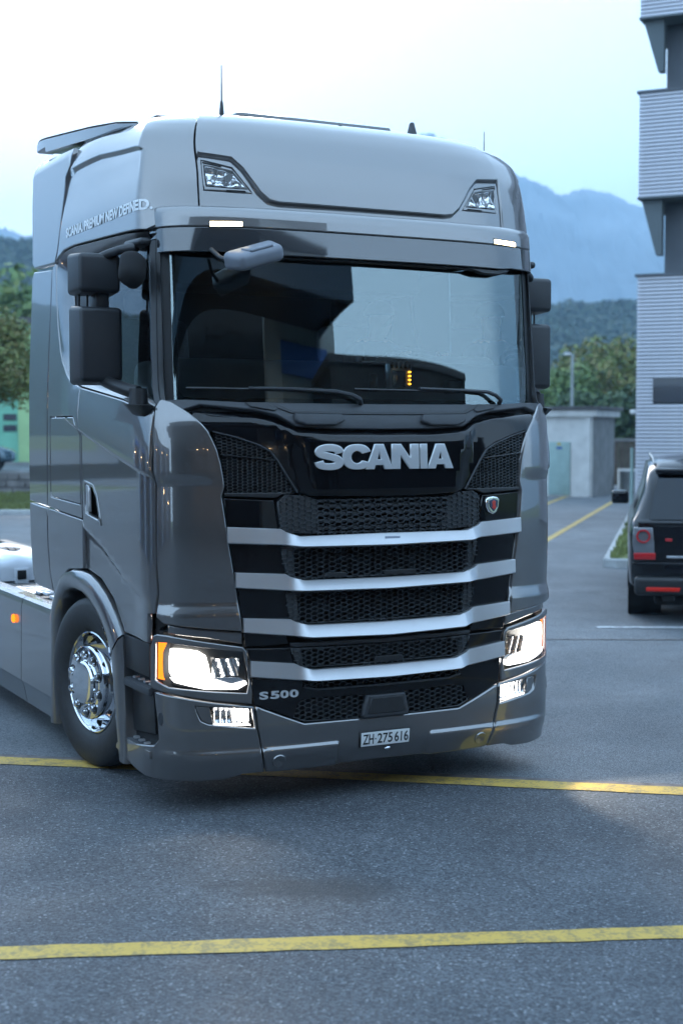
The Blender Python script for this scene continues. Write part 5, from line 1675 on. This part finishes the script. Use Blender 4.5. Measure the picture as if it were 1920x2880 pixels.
# ================================================================== TREES AND HILLS
def leafmat(name, c1, c2, c3):
    m, n, l = nodes_of(name)
    p = n['Principled BSDF']
    oi = n.new('ShaderNodeNewGeometry')
    r = n.new('ShaderNodeValToRGB')
    e = r.color_ramp.elements
    e[0].position, e[1].position = 0.0, 1.0
    e[0].color, e[1].color = (*c1, 1), (*c3, 1)
    x = e.new(.5)
    x.color = (*c2, 1)
    l.new(oi.outputs['Random Per Island'], r.inputs[0])
    l.new(r.outputs[0], p.inputs['Base Color'])
    p.inputs['Roughness'].default_value = .75
    MATS[name] = m
leafmat('leaf_green', (.08, .145, .05), (.125, .195, .065), (.18, .22, .07))
leafmat('leaf_autumn', (.10, .15, .045), (.165, .19, .055), (.20, .155, .06))
leafmat('leaf_dark', (.035, .07, .035), (.05, .09, .04), (.075, .11, .045))
leafmat('forest', (.018, .040, .022), (.032, .058, .026), (.07, .075, .035))
mat('bark', (.07, .055, .045), rough=.95, noise=.3, nscale=8, bump=.5, bscale=20)
def leaves(V, Fc, c, rad, n, size):
    """leaf-sized faces through the outer shell of one bough"""
    d = rng.normal(size=(n, 3))
    d /= np.linalg.norm(d, axis=1, keepdims=True)
    r = rad * (.55 + .45 * rng.random(n) ** .6)
    P = np.array(c) + d * r[:, None] * np.array([1, 1, .8])
    q = rng.normal(size=(n, 3))
    q = np.cross(d, q)
    q /= np.maximum(np.linalg.norm(q, axis=1, keepdims=True), 1e-6)
    w = np.cross(d + .8 * rng.normal(size=(n, 3)), q)
    w /= np.maximum(np.linalg.norm(w, axis=1, keepdims=True), 1e-6)
    s = size * (.6 + .8 * rng.random(n))[:, None]
    a, b_, c_, d_ = P - q * s, P - w * s * .55, P + q * s, P + w * s * .55
    k = len(V)
    for i in range(n):
        V += [a[i], b_[i], c_[i], d_[i]]
        Fc.append((k, k + 1, k + 2, k + 3))
        k += 4
def tree(x, y, h, w, material, label, z=0, boughs=26, per=110, size=.16, group=None, seed=0, low=.25):
    r0 = np.random.default_rng(seed)
    t = empty('tree', (x, y, z), label=label, cat='tree', group=group)
    tip = (r0.normal() * .2, r0.normal() * .2, h * .75)
    tube('trunk', [(0, 0, -.1), (tip[0] * .3, tip[1] * .3, h * .3), tip], [h * .028 + .05, h * .02 + .03, .03], 'bark', t, n=10)
    V, Fc = [], []
    for k in range(boughs):
        f = low + (1 - low) * ((k + .5) / boughs)
        a = k * 2.4 + r0.random()
        rr = w * .5 * math.sqrt(max(.05, 1 - ((f - .55) / .55) ** 2)) * (.35 + .65 * r0.random())
        c = (math.cos(a) * rr + tip[0] * f, math.sin(a) * rr + tip[1] * f, h * f * (.93 + .1 * r0.random()))
        if k % 3 == 0:
            tube('limb', [(tip[0] * f * .6, tip[1] * f * .6, h * f * .6), (c[0] * .5, c[1] * .5, h * f * .82), c], [.05, .035, .012], 'bark', t, n=6)
        leaves(V, Fc, c, w * (.13 + .09 * r0.random()), per, size)
    add('crown', V, Fc, material, t, smooth=False)
    return t
TR = [(10.2, 74, 5.6, 5.0, 'leaf_green', 'yellowish green tree beside the tall lamp post behind the hut'), (13.6, 76, 6.9, 5.5, 'leaf_autumn', 'browning round tree right of the tall lamp post'), (17.5, 80, 6.6, 5.8, 'leaf_green', 'broad green tree close to the edge of the office building'), (12.0, 66, 3.9, 4.6, 'leaf_dark', 'low dark green bush directly above the hut roof'), (15.2, 64, 4.6, 4.2, 'leaf_dark', 'dark drooping tree beside the right end of the hut'), (8.6, 70, 4.4, 4.2, 'leaf_green', 'small bright green tree nearest the truck mirror'), (21, 84, 6.5, 6, 'leaf_autumn', 'pale green tree partly hidden by the office building'), (5.0, 78, 6.0, 5.5, 'leaf_green', 'green tree mostly hidden behind the truck cab')]
for i, (x, y, h, w, m_, lb) in enumerate(TR):
    tree(x, y, h * .88, w, m_, lb, boughs=40, per=200, size=.15, group='trees behind the hut', seed=i + 3, low=.12)
tree(-9.6, 36.5, 4.7, 3.8, 'leaf_autumn', 'bushy autumn tree on the verge at the left edge of the picture', boughs=60, per=300, size=.06, seed=30, low=.64)
tree(-15, 70, 8, 8, 'leaf_green', 'green tree behind the green hall', z=.6, boughs=34, per=100, size=.25, seed=41)

def hsh(x, s):
    return .5 * math.sin(x * 1.0 + s) + .3 * math.sin(x * 2.3 + s * 2.1) + .2 * math.sin(x * 5.1 + s * .7) + .12 * math.sin(x * 11.3 + s * 3.3)
def ridge(name, xs, crest, y0, depth, material, rows=16, rough=0.0, seed=0, **tags):
    """hillside rising from y0 to a crest line"""
    V, Fc = [], []
    r0 = np.random.default_rng(seed)
    for j in range(rows):
        f = j / (rows - 1)
        for x in xs:
            z = crest(x) * (f ** .85) if f <= 1 else 0
            V.append((x * (1 + .02 * f), y0 + depth * f, z + (r0.normal() * rough if 0 < j < rows - 1 else r0.normal() * rough * .6)))
    n = len(xs)
    for j in range(rows - 1):
        for i in range(n - 1):
            Fc.append((j * n + i, j * n + i + 1, (j + 1) * n + i + 1, (j + 1) * n + i))
    # back slope so that the hill is a solid
    b = len(V)
    for i, x in enumerate(xs): V.append((x * 1.02, y0 + depth * 1.6, -1))
    for i in range(n - 1): Fc.append(((rows - 1) * n + i, (rows - 1) * n + i + 1, b + i + 1, b + i))
    return add(name, V, Fc, material, ang=180, **tags)
mat('hill_green', (.030, .050, .024), rough=1, noise=.4, nscale=.03)
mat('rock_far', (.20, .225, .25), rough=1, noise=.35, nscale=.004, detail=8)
def crestA(x): return max(4, np.interp(x, [-600, -140, -118, -107, -60, 0, 60, 70, 90, 140, 600], [70, 60, 60, 62, 60, 48, 42, 42, 42, 46, 60]) + 1.6 * hsh(x * .05, 1))
hillA = ridge('wooded_hill', np.linspace(-600, 600, 240), crestA, 330, 170, 'hill_green', rows=14, rough=.6, seed=2, kind='structure')
# far wood on the hill: one mass
V, Fc = [], []
for _ in range(3400):
    if rng.random() < .42: x = rng.uniform(40, 130)
    else: x = rng.uniform(-150, -70) if rng.random() < .6 else rng.uniform(-190, 230)
    f = rng.random() ** .8
    y = 330 + 170 * f
    z = crestA(x / (1 + .02 * f)) * f ** .85
    rr = rng.uniform(2.2, 4.4)
    leaves(V, Fc, (x, y, z + rr * .5), rr, 46, 1.0)
add('wood', V, Fc, 'forest', smooth=False, label='dark wood covering the hill below the mountains', cat='wood', kind='stuff')
def crestM(x):
    return np.interp(x, [-3000, -900, -520, -465, -446, -424, -380, -200, 0, 120, 226, 255, 289, 310, 335, 357, 396, 520, 800, 3000], [200, 220, 262, 269, 273, 266, 262, 330, 395, 400, 351, 338, 320, 324, 325.5, 318, 304, 280, 300, 260]) + 3 * hsh(x * .03, 4)
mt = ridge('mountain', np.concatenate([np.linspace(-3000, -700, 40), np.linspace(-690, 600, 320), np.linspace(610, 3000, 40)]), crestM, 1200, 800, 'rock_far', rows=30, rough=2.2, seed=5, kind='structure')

# ================================================================== THE YARD BEHIND THE CAMERA (seen in the glass and paint)
ws_b = empty('warehouse', (15.97, -4.24, 0), R(202.3), label='grey warehouse with dark canopy and roller door behind the photographer, mirrored in the windscreen', cat='building')
# local x runs along the facade, local -y faces the truck
box('wall', (2.7, 5, 5.2), (5.4, 10, 10.4), 'shed_wall', ws_b)
box('bay_shade', (19.7, 5.4, 5.2), (28.6, 9.2, 10.4), 'canopy_dark', ws_b)  # solid box: bay's shade put into its colour, length added to block sky
box('parapet', (17, 4.98, 10.5), (34.2, 10.2, .3), 'canopy_dark', ws_b)
cn = box('canopy', (17.9, -1.45, 7.15), (34, 2.9, .16), 'canopy_dark', ws_b)
box('canopy_fascia', (17.9, -2.92, 7.28), (34.1, .08, .70), 'canopy_blue', cn)
box('canopy_end', (.88, -1.45, 7.28), (.08, 2.9, .70), 'canopy_blue', cn)
for dx in (2.25,):
    rd = box('roller_door', (dx, -.04, 3.05), (3.3, .06, 6.1), 'shutter', ws_b)
    for k in range(30): box('door_slat', (dx, -.085, .12 + k * .2), (3.26, .03, .17), 'shutter', rd, bev=.008)
    box('door_header', (dx, -.10, 6.4), (3.4, .12, .6), 'gate_blue', rd)
sd_ = empty('storage_block', (13.6, -2.4, 0), R(28), label='dark low storage block beside the warehouse, mirrored in the windscreen', cat='building')
box('wall', (3.5, -2.5, 2.95), (7.6, 5.0, 5.9), 'canopy_dark', sd_)
box('roof', (3.5, -2.5, 5.96), (7.8, 5.2, .14), 'roof_felt', sd_)
wk = empty('workshop', (-15.0, 3.0, 0), R(90), label='low dark workshop with blue framed gates off to the left, mirrored in the truck door', cat='building')
box('wall', (0, 4, 1.75), (34, 8, 3.5), 'shed_wall', wk)
box('roof', (0, 4, 3.6), (34.6, 8.6, .3), 'roof_felt', wk)
for k in range(6):
    x = -14 + k * 5.6
    gt = box('gate', (x, -.03, 1.4), (3.6, .06, 2.8), 'canopy_dark', wk)
    for (cx_, cz_, sx_, sz_) in ((x - 1.9, 1.45, .26, 2.9), (x + 1.9, 1.45, .26, 2.9), (x, 2.92, 4.06, .26)):
        box('gate_frame', (cx_, -.08, cz_), (sx_, .14, sz_), 'gate_blue', gt)

# lamps burning under the eaves of the two yards' buildings
emission('yard_lamp', (1.0, .62, .30), 30)
for k in range(5):
    lathe('wall_lamp', [(0, .0), (0, .16), (.05, .16), (.09, .0)], 'yard_lamp', ws_b, n=14, axis='Z').location = (1.2 + k * 3.6, -.4, 3.6 + .3 * (k % 2))
for k in range(6):
    lathe('wall_lamp', [(0, .0), (0, .12), (.05, .12), (.09, .0)], 'yard_lamp', wk, n=14, axis='Z').location = (-12.5 + k * 5.6, -.3, 2.3)

# ================================================================== LAMP LIGHT AND HAZE
def spot(name, p, aim, power, size, blend, col):
    ld = bpy.data.lights.new(name, 'SPOT')
    ld.energy = power
    ld.spot_size = R(size)
    ld.spot_blend = blend
    ld.color = col
    ld.shadow_soft_size = .06
    o = bpy.data.objects.new(name, ld)
    COL.objects.link(o)
    o.parent = truck
    o.location = p
    d = Vector(aim) - Vector(p)
    o.rotation_euler = d.to_track_quat('-Z', 'Y').to_euler()
for sg in (-1, 1):
    q = S(sg * 1.08, .77, .05)
    spot('headlight_beam', tuple(q), (q[0] + sg * .3, q[1] - 6, -.1), 18, 62, .9, (1, .93, .82))
    q = S(sg * .88, .50, .04)
    spot('fog_beam', tuple(q), (q[0] + sg * .75, q[1] - 1.1, 0), 16 if sg > 0 else 2, 78, .35, (1, .88, .70))
mv, n_, l_ = nodes_of('haze_air')
n_.remove(n_['Principled BSDF'])
pv = n_.new('ShaderNodeVolumePrincipled')
pv.inputs['Color'].default_value = (.48, .75, 1.0, 1)
pv.inputs['Density'].default_value = .00055
pv.inputs['Anisotropy'].default_value = 0.0
l_.new(pv.outputs[0], n_['Material Output'].inputs['Volume'])
MATS['haze_air'] = mv
hz_ = box('haze', (0, 1440, 229), (7000, 3120, 462), 'haze_air', kind='stuff')
